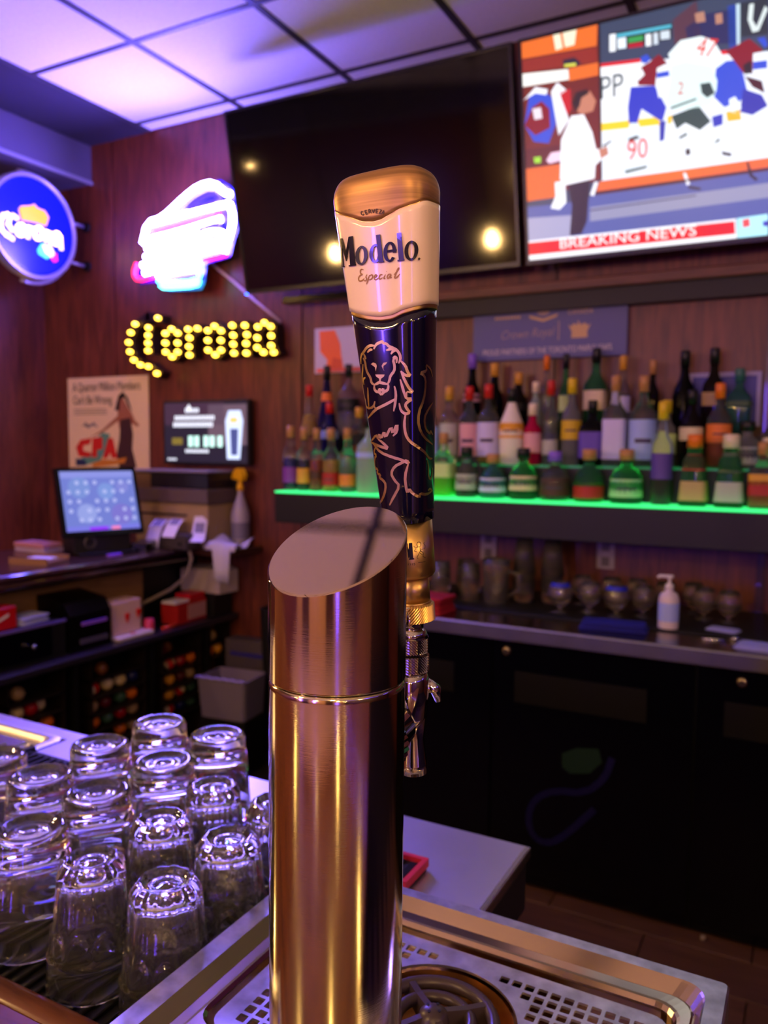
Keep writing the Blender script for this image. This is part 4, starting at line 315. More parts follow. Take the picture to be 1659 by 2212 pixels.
# violet tubes added on the rear wall to tint surfaces facing the camera
for x, n in ((-.62,'rear wall between boards'),(-2.9,'rear wall near the left corner')):
    t = thing('fill_tube', 'tall violet fill tube added to the '+n, 'lamp', (x,-4.59,1.0))
    MB().lathe([(.03,0),(.035,.05),(.035,1.25),(.03,1.3)], (0,.05,0), 14).build('tube', mat('violet_tube',(.4,.3,1),.4,emit=(.42,.28,1),power=45), t)
    MB().box(-.05,.05,0,.02,-.02,1.32).build('backplate', BLACK, t)
t = thing('reflection_panel', 'tall violet glowing panel added on the rear wall for the tower reflection', 'lamp', (2.8,-4.59,.15))  # glowing panel added so a violet stripe mirrors in the tower
MB().box(-.16,.16,.02,.05,.03,1.62,ch=.006).build('diffuser', mat('violet_panel',(.4,.3,1),.4,emit=(.34,.22,1),power=5), t); MB().box(-.19,.19,0,.03,0,1.65,ch=.004).build('housing', BLACK, t)
# violet strips added under the ceiling as fill for steel and glass
VIOLET_FILL = mat('violet_fill_glow',(.4,.3,1),.4,emit=(.40,.26,1),power=16)
for nm, (x0,x1,y0,y1) in (('the right wall',(4.55,4.57,-4.3,1.5)),('the right front corner',(2.6,4.4,2.6,2.62))):
    t = thing('fill_strip', 'violet fill strip added in a slim channel under the ceiling along '+nm, 'lamp', ((x0+x1)/2,(y0+y1)/2,CZ-.06)); a, b = (x1-x0)/2, (y1-y0)/2
    MB().box(-a,a,-b,b,0,.012).build('diffuser', VIOLET_FILL, t); MB().box(-a-.004,a+.004,-b-.004,b+.004,.012,.05).build('channel', BLACK, t)
# ------------------------------------------------------------------ televisions
UP = Vector((0,-.195,.981)); NO = Vector((0,-.981,-.195))
def tvfn(bx): 
    b = Vector((bx,3.0,2.17))
    return lambda u, v, h: tuple(b + Vector((u,0,0)) + UP*v + NO*h)
def television(bx, label, lit):
    f = tvfn(bx); t = thing('television', label, 'television', (bx+.655,3.0,2.17))
    inv = Matrix.Translation(-t.location)
    def put(mb, name, m):
        mb.v = [tuple(Vector(p)-t.location) for p in mb.v]; return mb.build(name, m, t)
    W, H = 1.312, .772
    def slab(mb, u0, u1, v0, v1, a, b, mi=0):
        return mb.loft([[f(u0,v0,a),f(u1,v0,a),f(u1,v1,a),f(u0,v1,a)],[f(u0,v0,b),f(u1,v0,b),f(u1,v1,b),f(u0,v1,b)]], mi)
    put(slab(slab(MB(),0,W,0,H,-.035,0), .2,W-.2,.1,H-.2,-.06,-.035), 'housing', BLACK)
    fr = MB(); e = .011
    for a in ((0,W,0,.017),(0,W,H-e,H),(0,e,.017,H-e),(W-e,W,.017,H-e)): slab(fr, *a, 0, .007)
    put(fr, 'bezel', mat('tv_bezel',(.06,.055,.07),.3))
    sc = put(slab(MB(), e, W-e, .017, H-e, 0, .002), 'screen', mat('tv_glass',(.012,.011,.02),.07,spec=.6))
    arm = MB().box(-.1,.1,3.03-3.0,WB-.008-3.0,.25,.45); arm.build('wall_bracket', BLACK, t)
    return t, f, sc
t1, f1, s1 = television(-2.343, 'large switched-off television reflecting warm bulbs, tilted down from the wall', False)
MB().box(-.5,.1,.06,.12,-.045,-.012,ch=.004).build('sensor_bar', BLACKGLOSS, t1)
MB().lathe([(.006,0),(.006,.004)], (-.648,-.01,-.004), 10).build('power_light', mat('blue_led',(.1,.2,1),.4,emit=(.1,.25,1),power=14), t1)
t2, f2, s2 = television(-1.005, 'large lit television showing an ice hockey broadcast', True)
ink = Ink(lambda u,v,h: tuple(Vector(f2(u,v,h))-t2.location))
W2, H2 = 1.301, .761
for l, c, pl in TVPIC:
    if l == 0: ink.rect(.011, W2, .017, H2, c, .003); continue
    wide = max(p[0] for p in pl)-min(p[0] for p in pl) > .4
    p2 = [((1.30 if (p[0] > .815 and wide) else (.0112 if p[0] < .032 else p[0])), (.0172 if p[1] < .03 else (H2-.0003 if p[1] > H2-.034 else p[1]))) for p in pl]
    ink.poly(p2, c, .003+.0004*l)
    if l in (4,5,6,7) and all(.33 < p[0] < .52 and p[1] > .30 for p in pl): ink.poly([(p[0]+.55,p[1]+.01) for p in p2], c, .003+.0004*l)
for s, c, u, v, a, wd in TVTXT: ink.text(s, u, v+(.010 if len(s) > 3 else 0), wd, math.radians(a), c, .0068, stretch=1.25 if len(s) < 3 else .8)
ink.build('picture', glow_attr('screen_glow', SCREEN_POWER), t2)
# small wall television
sx0, sx1, sz0, sz1 = -2.99, -2.438, 1.378, 1.702
t = thing('small_television', 'small wall television with white lettering and a glass on its screen', 'television', (-2.714,3.13,1.54))
L = lambda x,y,z: (x+2.714,y-3.13,z-1.54)
MB().box(sx0+2.714,sx1+2.714,.0,.035,sz0-1.54,sz1-1.54,ch=.003).build('housing', BLACK, t)
MB().box(-.1,.1,.035,.062,-.1,.1).build('wall_bracket', BLACK, t)
k = Ink(lambda u,v,h: (sx0+u+2.714, -.001-h, sz0+v-1.54))
k.rect(.01,.542,.012,.312,(.10,.09,.16),.0)
k.rect(.01,.40,.20,.312,(.22,.14,.22),.0003); k.rect(.30,.542,.10,.30,(.36,.28,.34),.0003)
k.poly([(.42,.03),(.50,.03),(.52,.22),(.505,.27),(.43,.27),(.41,.22)],(.80,.85,1),.0009); k.poly([(.445,.05),(.485,.05),(.49,.18),(.44,.18)],(.25,.28,.5),.0012); k.rect(.44,.485,.21,.235,(.9,.75,.4),.0013)
for v, u0, u1, hh in ((.262,.15,.24,.022),(.225,.08,.34,.022),(.19,.07,.34,.024),(.06,.15,.30,.016),(.02,.03,.10,.01)): 
    u = u0
    while u < u1-.008: k.rect(u,u+.011,v,v+hh,(.92,.93,1),.0006); u += .0155
k.rect(.06,.13,.10,.135,(.45,.38,.15),.0006)
for u in (.17,.21,.27,.31,.36): k.rect(u,u+.03,.09,.145,(.8,1,.95),.0008)
k.poly([(.16,.285),(.175,.305),(.19,.285),(.18,.27),(.17,.27)],(.95,.95,1),.0008)
k.build('picture', glow_attr('small_screen_glow', .6), t)
# ------------------------------------------------------------------ football neon
nt_ = thing('neon_sign', 'glowing white, blue and red neon sign of a charging buffalo on the wall', 'neon sign', (-2.76,3.07,2.47))
Lx, Lz = 2.76, 2.47
bp = MB(); bp.prism([(u+Lx,v-Lz) for u,v in NEONBACK], lambda u,v,h:(u,h,v), .028, .036)
bp.build('acrylic_back', mat('blue_acrylic',(.05,.03,.30),.25), nt_)
NC = dict(white=((.47,.41,1),1.0), blue=((.10,.06,1),.10), magenta=((1,.05,.70),.07), red=((1,.12,.30),.035), cyan=((.35,.95,.95),.05))
for kind, pts in NEON:
    c, p = NC[kind]; r = {'white':.0145,'blue':.016,'magenta':.011,'red':.012,'cyan':.011}[kind]
    MB().tube([(u+Lx,0,v-Lz) for u,v in pts], r, 10).build('neon_tube', mat('neon_'+kind,c,.4,emit=c,power=NEON_POWER*p), nt_)
bl = MB(); bl.prism([(-2.66+Lx,2.53-Lz),(-2.60+Lx,2.585-Lz),(-2.53+Lx,2.61-Lz),(-2.49+Lx,2.57-Lz),(-2.47+Lx,2.545-Lz)], lambda u,v,h:(u,h,v), .008, .014)
bl.build('blue_panel', mat('neon_blue'), nt_)
for u in (-.13,.14): MB().lathe([(.008,0),(.008,.09)], (0,0,0), 8).build('standoff', CHROME, nt_, (u,.03,.05)).rotation_euler = (-PI/2,0,0)
tag(MB().tube([(u,3.185,v) for u,v in CORD], .007, 8).build('power_cord', mat('pale_cord',(.80,.70,.75),.5)), 'pale power cord slanting down the wall from the neon sign', 'cord')
# ------------------------------------------------------------------ round hanging beer sign
rs = thing('round_sign', 'round blue illuminated beer sign on a bracket, crown above white lettering', 'sign', (-3.58,2.825,2.578))
def disc(r0, x0, x1, r1=None, n=48):
    r1 = r0 if r1 is None else r1
    return [[(x0, r0*math.cos(2*PI*i/n), r0*math.sin(2*PI*i/n)) for i in range(n)], [(x1, r1*math.cos(2*PI*i/n), r1*math.sin(2*PI*i/n)) for i in range(n)]]
MB().loft(disc(.240,-.018,.02)+disc(.225,.022,.0205)).build('lit_face', mat('sign_blue',(.05,.10,.75),.25,emit=(.05,.10,.80),power=.3), rs)
ring = MB()
for x in (.02,-.02): ring.tube([(x, .252*math.cos(2*PI*i/48), .252*math.sin(2*PI*i/48)) for i in range(48)], .012, 8, closed=True)
ring.build('rim', mat('rim_metal',(.75,.72,.78),.3,.6), rs)
MB().tube([(-.03, .275*math.cos(math.radians(a)), .275*math.sin(math.radians(a))) for a in range(-100,101,8)], .010, 8).build('hanger_hoop', mat('rim_metal'), rs)
for z in (.085,-.125):
    MB().tube([(-.01,.25,z),(-.01,.34,z)], .009, 8).build('bracket_arm', mat('rim_metal'), rs)
    MB().lathe([(.028,0),(.028,.012)], (0,0,0), 14).build('wall_plate', BLACK, rs, (-.01,.353,z)).rotation_euler = (-PI/2,0,0)
lt = MB()
def sgn(u, v, h): return (.0225+h, u-2.825, v-2.578)
for s in SIGNTXT:
    for a, b in zip(s, s[1:]):
        d = Vector((b[0]-a[0], b[1]-a[1])); 
        if d.length < 1e-5: continue
        d.normalize(); n = Vector((-d.y, d.x))*.0095; a2 = Vector(a)-d*.005; b2 = Vector(b)+d*.005
        lt.prism([tuple(a2+n),tuple(a2-n),tuple(b2-n),tuple(b2+n)], sgn, 0, .006)
lt.build('lettering', mat('sign_letter_glow',(1,.9,.75),.4,emit=(1,.86,.72),power=1.0), rs)
for kname, pl in SIGNPOLY:
    c = dict(crown=(.95,.62,.10),cyan=(.35,.9,.95),white=(1,.95,1),pink=(1,.15,.6))[kname]
    MB().prism(pl, sgn, 0, .004+.001*len(kname)).build('crown' if kname == 'crown' else 'flag', mat('sign_'+kname,c,.4,emit=c,power=.6), rs)
# ------------------------------------------------------------------ marquee letters with bulbs
mq = thing('marquee_sign', 'gold bulb-lit marquee letters spelling Corona on the panelled wall', 'sign', (-2.80,WB-.004,2.0))
BULB = mat('marquee_bulb',(1,.85,.35),.4,emit=(1,.76,.22),power=3.6)
bm_ = MB().lathe([(.001,-.028),(.007,-.025),(.0118,-.016),(.0118,-.006),(.008,.006)], n=12)
bulbme = None
for ch, strokes, bulbs in MARQ:
    cs = MB()
    for s in strokes:
        for a, b in zip(s, s[1:]):
            a, b = Vector(a), Vector(b); d = (b-a).normalized(); n = Vector((-d.y,d.x))*.021; a2 = a-d*.014; b2 = b+d*.014
            cs.prism([tuple(a2+n),tuple(a2-n),tuple(b2-n),tuple(b2+n)], lambda u,v,h:(u+2.80,h,v-2.0), -.075, -.012)
    lo = cs.build('letter', mat('marquee_case',(.16,.10,.12),.35,.4), mq)
    for u, v in bulbs:
        if bulbme is None: o = bm_.build('bulb', BULB, lo); bulbme = o.data
        else: o = link('bulb', bulbme, lo)
        o.rotation_euler = (-PI/2,0,0); o.location = (u+2.80,-.078,v-2.0); o.rotation_euler = (PI/2,0,0); o.scale = (1,1,-1)
MB().box(-.5,.45,-.012,0,-.02,.0).build('mounting_rail', BLACK, mq)
# ------------------------------------------------------------------ pictures on the wall
px0, px1, pz0, pz1 = -3.768, -3.150, 1.20, 1.847
po = thing('poster', 'cream advertising poster with a dark-haired woman and red letters', 'poster', (px0,3.192,pz0))
MB().box(0,px1-px0,-.004,0,0,pz1-pz0).build('board', mat('poster_paper',(.90,.80,.62),.6), po)
k = Ink(lambda u,v,h: (u-px0,-.0045-h,v-pz0))
PC = dict(skin=(.62,.38,.26),hair=(.10,.05,.06),dress=(.24,.12,.13),teal=(.35,.58,.50),red=(.80,.12,.08),orange=(.80,.50,.15),navy=(.12,.18,.35))
for n, (c, pl) in enumerate(POSTER): k.poly(pl, PC[c], .0004+.0001*n)
k.text('A Quarter Million Members', -3.725, 1.772, .52, 0, (.10,.07,.10), .002, stretch=1.5); k.text("Can't Be Wrong.", -3.722, 1.700, .31, 0, (.10,.07,.10), .002, stretch=1.5)
for v in (1.668,1.655,1.642): k.rect(-3.72,-3.46,v,v+.005,(.55,.48,.40),.001)
k.rect(-3.155+.0,-3.152,1.3,1.3,(0,0,0),.001)
k.poly([(-3.66,1.575),(-3.63,1.60),(-3.60,1.585),(-3.56,1.60),(-3.53,1.57),(-3.57,1.58),(-3.61,1.565),(-3.64,1.58)],(.55,.5,.45),.001)
k.build('print', print_attr('poster_ink'), po)
op = thing('picture', 'small orange and white abstract picture under the dark television', 'picture', (-2.09,3.192,1.815))
MB().box(0,.36,-.008,0,0,.207).build('board', mat('pale_card',(.78,.74,.80),.6), op)
k = Ink(lambda u,v,h: (u,-.0085-h,v))
k.poly([(.025,.195),(.11,.195),(.14,.13),(.145,.08),(.16,.01),(.06,.01),(.07,.06),(.03,.10)],(.95,.42,.16),.0003); k.rect(.012,.35,.004,.022,(.92,.40,.30),.0004); k.poly([(.09,.02),(.15,.02),(.15,.06),(.10,.07)],(.85,.33,.14),.0005)
k.build('print', print_attr('picture_ink'), op)
cr = thing('banner_sign', 'slate blue whisky banner with gold crest, script lettering and a leaf', 'sign', (-1.29,3.172,1.835))
MB().box(0,.631,0,.02,0,.199,ch=.002).build('board', mat('slate_blue_board',(.36,.37,.60),.55), cr)
k = Ink(lambda u,v,h: (u,-.0004-h,v)); GI = (.80,.66,.50)
for i in range(9): k.rect(.095+i*.0125,.104+i*.0125,.166,.176,GI,.0003)
k.text('CANADA', .40,.168,.10,0,GI,.0003); k.text('Crown Royal',.125,.085,.225,.02,(.62,.54,.56),.0003,shear=.35,stretch=1.2)
k.text('PROUD PARTNERS OF THE TORONTO MAPLE LEAFS',.045,.022,.53,0,(.82,.78,.82),.0003,stretch=1.5)
k.rect(.363,.366,.07,.145,GI,.0003)
k.poly([(.44,.145),(.452,.125),(.47,.132),(.48,.12),(.492,.128),(.478,.10),(.48,.075),(.415,.075),(.417,.10),(.402,.128),(.414,.12),(.424,.132),(.44,.125)],GI,.0003)
k.poly([(.24,.175),(.30,.158),(.36,.175),(.355,.163),(.30,.146),(.245,.163)],GI,.0003); k.poly([(.275,.178),(.28,.198),(.32,.198),(.325,.178),(.30,.17)],(.66,.56,.56),.0003)
k.build('print', print_attr('banner_ink'), cr)
fr = thing('picture', 'framed blue print half hidden behind the bottles by the wall post', 'picture', (-.431,3.192,1.56))
MB().box(.012,.234,-.006,0,.012,.184).build('board', mat('deep_blue_print',(.20,.20,.62),.4), fr)
b = MB()
for a in ((0,.246,0,.014),(0,.246,.182,.196),(0,.014,.014,.182),(.232,.246,.014,.182)): b.box(a[0],a[1],-.014,0,a[2],a[3])
b.build('frame', mat('lavender_frame',(.62,.58,.78),.4), fr)
for x, n in ((-.717,'beside the tall stacked glasses'),(-1.21,'behind the short tumblers')):
    t = thing('wall_outlet', 'ivory wall outlet under the bottle shelf '+n, 'outlet', (x,WB-.012,1.06))
    MB().box(-.035,.035,-.003,.008,-.06,.06,ch=.002).build('cover_plate', mat('ivory',(.66,.62,.56),.5), t)
    for z in (-.03,.03): MB().box(-.015,.015,-.006,-.003,z-.018,z+.018).build('socket', mat('ivory_dark',(.4,.37,.33),.5), t)
# ------------------------------------------------------------------ back bar: cabinets, steel worktop, lit bottle shelf
wt = thing('back_worktop', 'stainless steel worktop along the panelled wall under the bottle shelf', 'worktop', (-.5,2.48,.89))
MB().box(-1.22,2.2,0,WB-.006-2.48,-.028,0,ch=.004).build('top', mat('back_counter_steel',(.60,.55,.52),.2,1,var=.12,scale=4), wt)
MB().box(-1.22,2.2,-.004,.012,-.05,-.002,ch=.003).build('front_edge', STEEL, wt)
CABX = [-1.71,-1.32,-.93,-.285,.36,1.0]
names = ['beside the dark corner','under the red folded cloth','under the tall stacked glasses','under the blue folded cloth','under the lavender napkins']
for i in range(5):
    x0, x1 = CABX[i], CABX[i+1]
    t = thing('cabinet', 'black back bar cabinet with a small round lock '+names[i], 'cabinet', ((x0+x1)/2,2.52,0), group='black cabinets under the back worktop'); W = x1-x0
    MB().box(-W/2,W/2,.012,.6,.0,.838).build('body', BLACK, t)
    d = MB().box(-W/2+.004,W/2-.004,-.012,.012,.012,.834,ch=.004).build('door', mat('black_door',(.018,.016,.05),.16,spec=.3), t)
    MB().box(-W/2+.08,W/2-.14,-.014,-.011,.63,.735).build('nameplate', mat('black_plate',(.035,.03,.045),.45,spec=.3), d)
    MB().lathe([(.016,0),(.016,.008),(.009,.013)], n=14).build('lock', mat('lock_brass',(.72,.66,.55),.25,1), d, (-W/2+.05 if i != 3 else W/2-.52,-.012,.80)).rotation_euler = (PI/2,0,0)
MB_ = MB().lathe([(.007,0),(.007,.012)], n=12).build('floor_stud', mat('pale_stud',(.6,.55,.5),.5), None, (-.235,2.49,.0)); tag(MB_, 'tiny pale round stud low on the black cabinet front', 'stud')

swoosh = MB()  # flat blue swoosh and green patch set on the door face
for (a0,b0),(a1,b1) in zip(SWOOSH, SWOOSH[1:]):
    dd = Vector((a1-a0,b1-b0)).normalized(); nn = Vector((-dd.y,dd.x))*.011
    swoosh.add([(a0+nn.x,0,b0+nn.y),(a0-nn.x,0,b0-nn.y),(a1-nn.x,0,b1-nn.y),(a1+nn.x,0,b1+nn.y)], [(0,1,2,3)])
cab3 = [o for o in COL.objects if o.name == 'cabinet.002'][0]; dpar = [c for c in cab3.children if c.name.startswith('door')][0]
swoosh.v = [(x-cab3.location.x,-.0126,z) for x,y,z in swoosh.v]; swoosh.build('blue_swoosh', mat('swoosh_blue',(.04,.03,.26),.4), dpar)
dg_ = MB(); dg_.add([(x-cab3.location.x,-.0130,z) for x,z in GREEN_PATCH], [tuple(range(len(GREEN_PATCH)))]); dg_.build('green_patch', mat('patch_green',(.06,.16,.13),.4), dpar)
sh = thing('bottle_shelf', 'black stepped bottle shelf with a glowing green glass top', 'shelf', (-.5,2.8,1.147))
MB().box(-1.54,2.1,0,.03,0,.128,ch=.003).build('fascia', mat('shelf_fascia',(.028,.025,.04),.5), sh)
MB().box(-1.54,2.1,.03,WB-.006-2.8,.0,.02).build('underside', BLACK, sh)
MB().box(-1.54,-1.52,.03,WB-.006-2.8,.02,.128).build('end_panel', BLACK, sh)
SHG = mat('lit_green_glass',(.25,.9,.5),.25,emit=(.22,1.0,.50),power=.5)
MB().box(-1.54,2.1,-.002,.155,.128,.136,ch=.002).build('glass_top', SHG, sh)
sh2 = thing('shelf_step', 'dim green-topped middle step of the bottle shelf', 'shelf', (-.5,2.955,1.167))
MB().box(-1.50,2.1,.0,.11,0,.236).build('riser', BLACK, sh2); MB().box(-1.50,2.1,-.002,.11,.236,.243).build('step_top', mat('dim_green_glass',(.1,.3,.2),.3,emit=(.08,.7,.35),power=.12), sh2)
tag(MB().box(-2.0,1.6,3.066,WB-.006,1.167,1.52).build('shelf_step', BLACK), 'plain black top step of the bottle shelf against the wall', 'shelf')
GC = dict(clear=((.93,.95,.94),.97),frost=((.72,.80,.76),.55),blue=((.16,.14,.42),.7),green=((.35,.72,.50),.9),teal=((.30,.58,.54),.8),white=((.90,.88,.82),0),black=((.03,.025,.03),0),dark=((.10,.07,.07),.4),grey=((.50,.50,.52),.5),magenta=((.72,.06,.28),.3))
LQ = dict(navy=(.06,.06,.35),black=(.06,.05,.06),amber=(.72,.30,.06),gold=(.80,.62,.20),water=(.86,.88,.9),lime=(.45,.95,.12),dark=(.14,.07,.06),teal=(.35,.80,.75))
CP = dict(cork=(.70,.50,.30),black=(.05,.05,.06),red=(.75,.10,.08),violet=(.50,.35,.85),yellow=(.85,.72,.10),orange=(.88,.45,.08),cream=(.88,.82,.70),gold=(.80,.58,.20),blue=(.15,.25,.8),teal=(.2,.4,.38))
LB = dict(purple=(.48,.20,.62),amberlab=(.85,.58,.20),brownlab=(.28,.12,.08),redlab=(.68,.10,.12),orangelab=(.88,.45,.18),bluelab=(.62,.70,.95),blacklab=(.06,.06,.07),palegreen=(.75,.85,.55),greylab=(.68,.68,.66),lavlab=(.78,.76,.95),creamlab=(.85,.78,.64),mintlab=(.62,.85,.62),purplelab=(.34,.24,.60),tanlab=(.72,.60,.40),greenlab=(.26,.36,.26),pinklab=(.85,.62,.66),sunlab=(.88,.62,.12),yellowlab=(.80,.66,.10),violetlab=(.36,.26,.70))
LBN = dict(purple='purple',amberlab='amber',brownlab='brown',redlab='dark red',orangelab='orange',bluelab='pale blue',blacklab='black',palegreen='pale green',greylab='grey',lavlab='lavender',creamlab='cream',mintlab='mint',purplelab='deep purple',tanlab='tan',greenlab='dark green',pinklab='pink',sunlab='sun yellow',yellowlab='yellow',violetlab='violet')
KN = dict(std='round',squat='dome-shouldered',cone='tall tapering',wine='long-necked',square='square-shouldered',trap='flared',malibu='slope-shouldered')
GN = dict(clear='clear',frost='frosted',blue='dark blue',green='green glass',teal='teal',white='white',black='black',dark='dark brown',grey='smoky grey',magenta='magenta')
LQN = dict(navy='navy liquid',black='black liquid',amber='amber liquid',gold='golden liquid',water='clear liquid',lime='bright lime liquid',dark='dark liquor',teal='turquoise liquid')
def prof(kind, h, r):
    n = min(.0145, r*.42); c = .86*h
    if kind == 'std' or kind == 'square': return [(r*.92,0),(r,.006),(r,h*.55),(r*.93,h*.60),(r*.55,h*.67),(n,h*.73),(n*.95,c)]
    if kind == 'squat': return [(r*.95,0),(r,.008),(r,h*.36),(r*.93,h*.48),(r*.72,h*.60),(n*1.35,h*.68),(n*1.2,h*.76),(n*1.35,c)]
    if kind == 'cone': return [(r*.96,0),(r,.008),(r*.9,h*.2),(r*.62,h*.45),(r*.40,h*.66),(n,h*.75),(n*.9,c)]
    if kind == 'wine': return [(r*.95,0),(r,.006),(r,h*.48),(r*.86,h*.57),(r*.5,h*.66),(n*1.1,h*.72),(n*.95,c)]
    if kind == 'trap': return [(r*1.0,0),(r*1.05,.008),(r*.80,h*.60),(r*.74,h*.66),(n*1.5,h*.72),(n*1.4,c)]
    if kind == 'malibu': return [(r*.82,0),(r*.9,.008),(r,h*.40),(r*.92,h*.55),(r*.5,h*.72),(n*1.2,h*.80),(n,c)]
SEEN = {}
for row, X, Y, Z, H, R, kind, gl, lq, cp, labs in BOTTLES:
    level = {1:'on lit shelf',2:'on middle step',3:'on top step'}[row]
    lab = f"{KN[kind]} {GN[gl]} bottle"
    if lq: lab += f" of {LQN[lq]}"
    lab += f", {cp} stopper" + (f", {LBN[labs[0][2]]} label" if labs else ", no label") + f", {level}"
    SEEN[lab] = SEEN.get(lab, 0)+1
    if SEEN[lab] > 1: lab = lab.replace(' bottle', ' slim bottle', 1)
    t = thing('bottle', lab, 'bottle', (X,Y,Z), group={1:'bottles on the lit green shelf',2:'bottles on the middle step',3:'bottles on the top step'}[row])
    P = prof(kind, H, R); su = 5 if kind in ('square','trap') else 2; rot = 0
    nseg = 20
    c, tr = GC[gl]
    body = MB().lathe(P, n=nseg, sup=su).build('body', mat('bottle_'+gl, c, .04 if tr > .3 else .2, 0, tr, 1.3 if lq else 1.2), t)
    if lq:
        zf = (.50 if kind != 'squat' else .36)*H
        zt = zf if lq != 'water' else zf*1.05
        rr = P[2][0]
        MB().lathe([(R*.86,.008),(R*.93 if kind != 'cone' else R*.8,.014),(P[2][0]*.92 if kind != 'cone' else R*.5,zt if kind != 'cone' else H*.42)], n=nseg, sup=su).build('liquid', mat('liquid_'+lq, LQ[lq], .08, 0, .35 if lq not in ('water',) else .9, 1.2), t)
    cr_ = (P[-1][0]*1.25 if cp not in ('cork','cream') else P[-1][0]*1.3); c0 = P[-1][1]
    capz = c0-.012 if kind != 'cone' else c0-.02
    MB().lathe([(cr_,capz),(cr_,H-.004),(cr_*.85,H)], n=14).build('stopper', mat('stopper_'+cp, CP[cp], .4), t)
    for a, b2, ln in labs:
        z0, z1 = a*H, min(b2*H, (.52 if kind != 'squat' else .46)*H if kind in ('std','square','squat','wine') else b2*H)
        if z1-z0 < .012: z0 = max(.01, z1-.035)
        def rad(z):
            for (r0,q0),(r1,q1) in zip(P, P[1:]):
                if q0 <= z <= q1: return r0+(r1-r0)*(z-q0)/max(q1-q0,1e-6)
            return R
        s = MB(); nn = 14; loops = []
        for z in (z0, z1):
            l = []
            for i in range(nn+1):
                tt = -PI/2 + .22 + (i/nn-.5)*PI*1.05; aa, bb = math.cos(tt), math.sin(tt)
                if su != 2: aa = math.copysign(abs(aa)**(2/su), aa); bb = math.copysign(abs(bb)**(2/su), bb)
                q = rad(z)+.0009; l.append((q*aa, q*bb, z))
            loops.append(l)
        s.loft(loops, 0, (False,False), True, closed=False)
        lo = s.build('label', mat('label_'+ln, LB[ln], .55), t)
        if z1-z0 > .05 and R > .036:
            loops = [[((rad(zz)+.0016)*math.cos(-PI/2+.22+(i/6-.5)*1.2), (rad(zz)+.0016)*math.sin(-PI/2+.22+(i/6-.5)*1.2), zz) for i in range(7)] for zz in (z0+(z1-z0)*.42, z0+(z1-z0)*.52)]
            if su == 2: MB().loft(loops, 0, (False,False), True, closed=False).build('label_print', mat('label_ink',(.25,.20,.30),.6), lo)
    if kind == 'squat' and cp == 'black' and gl == 'clear':
        MB().tube([(R*.9*math.cos(a)+.02, .0, H*.45+H*.3*math.sin(a)) for a in [PI/2-PI*i/10 for i in range(11)]], .007, 8).build('loop_handle', BLACK, t)
# ------------------------------------------------------------------ things standing on the steel worktop
mt = tag(MB().box(-1.62,0.1,2.66,3.12,.89,.896,ch=.002).build('rubber_mat', RUBBER), 'black rubber mat under the glassware on the back worktop', 'mat')
GL2 = mat('stored_glass',(.95,.92,.86),.0,0,.965,1.5)
def glassware(name, x, y, prof_, label, group, n=20, extra=None):
    t = thing(name, label, 'glass', (x,y,.896), group=group)
    MB().lathe(prof_, n=n, cap=(False,False)).build('bowl', GL2, t)
    if extra: extra(t)
tum = [(.034,.001),(.036,.0),(.030,.118),(.0,.118),(.0,.110),(.027,.110),(.033,.001)]
for x, y in ((-1.255,2.80),(-1.145,2.83),(-1.20,2.92),(-1.075,2.93)):
    glassware('tumbler', x, y, [(r*1.15,z*1.2) for r,z in tum], 'upturned clear tumbler behind the red folded cloth', 'tumblers behind the red cloth')
def handle_(t): MB().tube([(.045,0,.125),(.085,0,.115),(.09,0,.06),(.05,0,.03)], .007, 8).build('handle', GL2, t)
glassware('pitcher', -1.03, 2.80, [(.045,.0),(.045,.006),(.05,.14),(.054,.165),(.050,.163),(.046,.14),(.042,.01),(.0,.01)], 'clear glass pitcher with a side handle beside the short tumblers', None, extra=handle_)
for x, y, n in ((-.955,2.90,'nearer the pitcher'),(-.855,2.93,'beside the blue-topped snifter')):
    for k in range(3):
        glassware('pint_glass', x, y, [(.044,k*.052),(.045,k*.052),(.030,k*.052+.135),(.0,k*.052+.135),(.0,k*.052+.127),(.027,k*.052+.127),(.042,k*.052)], f"{['lowest','middle','topmost'][k]} upturned pint glass of the tall stack {n}", 'stacked pint glasses under the shelf')
sn = [(.030,.0),(.030,.003),(.006,.008),(.005,.018),(.020,.026),(.040,.050),(.043,.068),(.036,.095),(.028,.108),(.027,.107),(.034,.094),(.041,.068),(.038,.052),(.0,.03)]
def blueband(t): MB().lathe([(.0365,.094),(.0295,.1075)], n=20, cap=(False,False)).build('band', mat('blue_band',(.12,.16,.75),.4), t)
for x, y, bl_, n in ((-.775,2.76,1,'snifter glass with a blue rim band beside the tall stacks'),(-.685,2.82,0,'plain snifter glass between the two blue-banded ones'),(-.585,2.79,1,'snifter glass with a blue rim band behind the blue folded cloth'),(-.505,2.84,0,'plain snifter glass behind the pump bottle'),(-.315,2.90,0,'small plain snifter near the wall post'),(-.235,2.88,0,'small plain snifter beside the lavender napkins')):
    glassware('snifter_glass', x, y, sn, n+' on the mat', 'snifters on the back worktop', extra=blueband if bl_ else None)
for x, y in ((-.745,2.95),(-.64,2.96),(-.55,2.97),(-.45,2.96),(-.36,2.99)):
    glassware('snifter_glass', x, y, sn, 'plain snifter glass in the rear row against the wall', 'snifters in the rear row')
t = thing('pump_bottle', 'white pump dispenser bottle with a pale label on the back worktop', 'bottle', (-.40,2.70,.89))
MB().lathe([(.030,0),(.032,.006),(.032,.10),(.026,.118),(.012,.126),(.012,.135)], n=20).build('body', mat('pearl_plastic',(.82,.78,.82),.35), t)
MB().lathe([(.013,.133),(.013,.148),(.005,.15),(.005,.168),(.012,.170),(.012,.178)], n=14).build('pump', WHITE, t); MB().tube([(0,0,.174),(-.03,-.005,.174),(-.036,-.006,.168)], .005, 8).build('spout', WHITE, t)
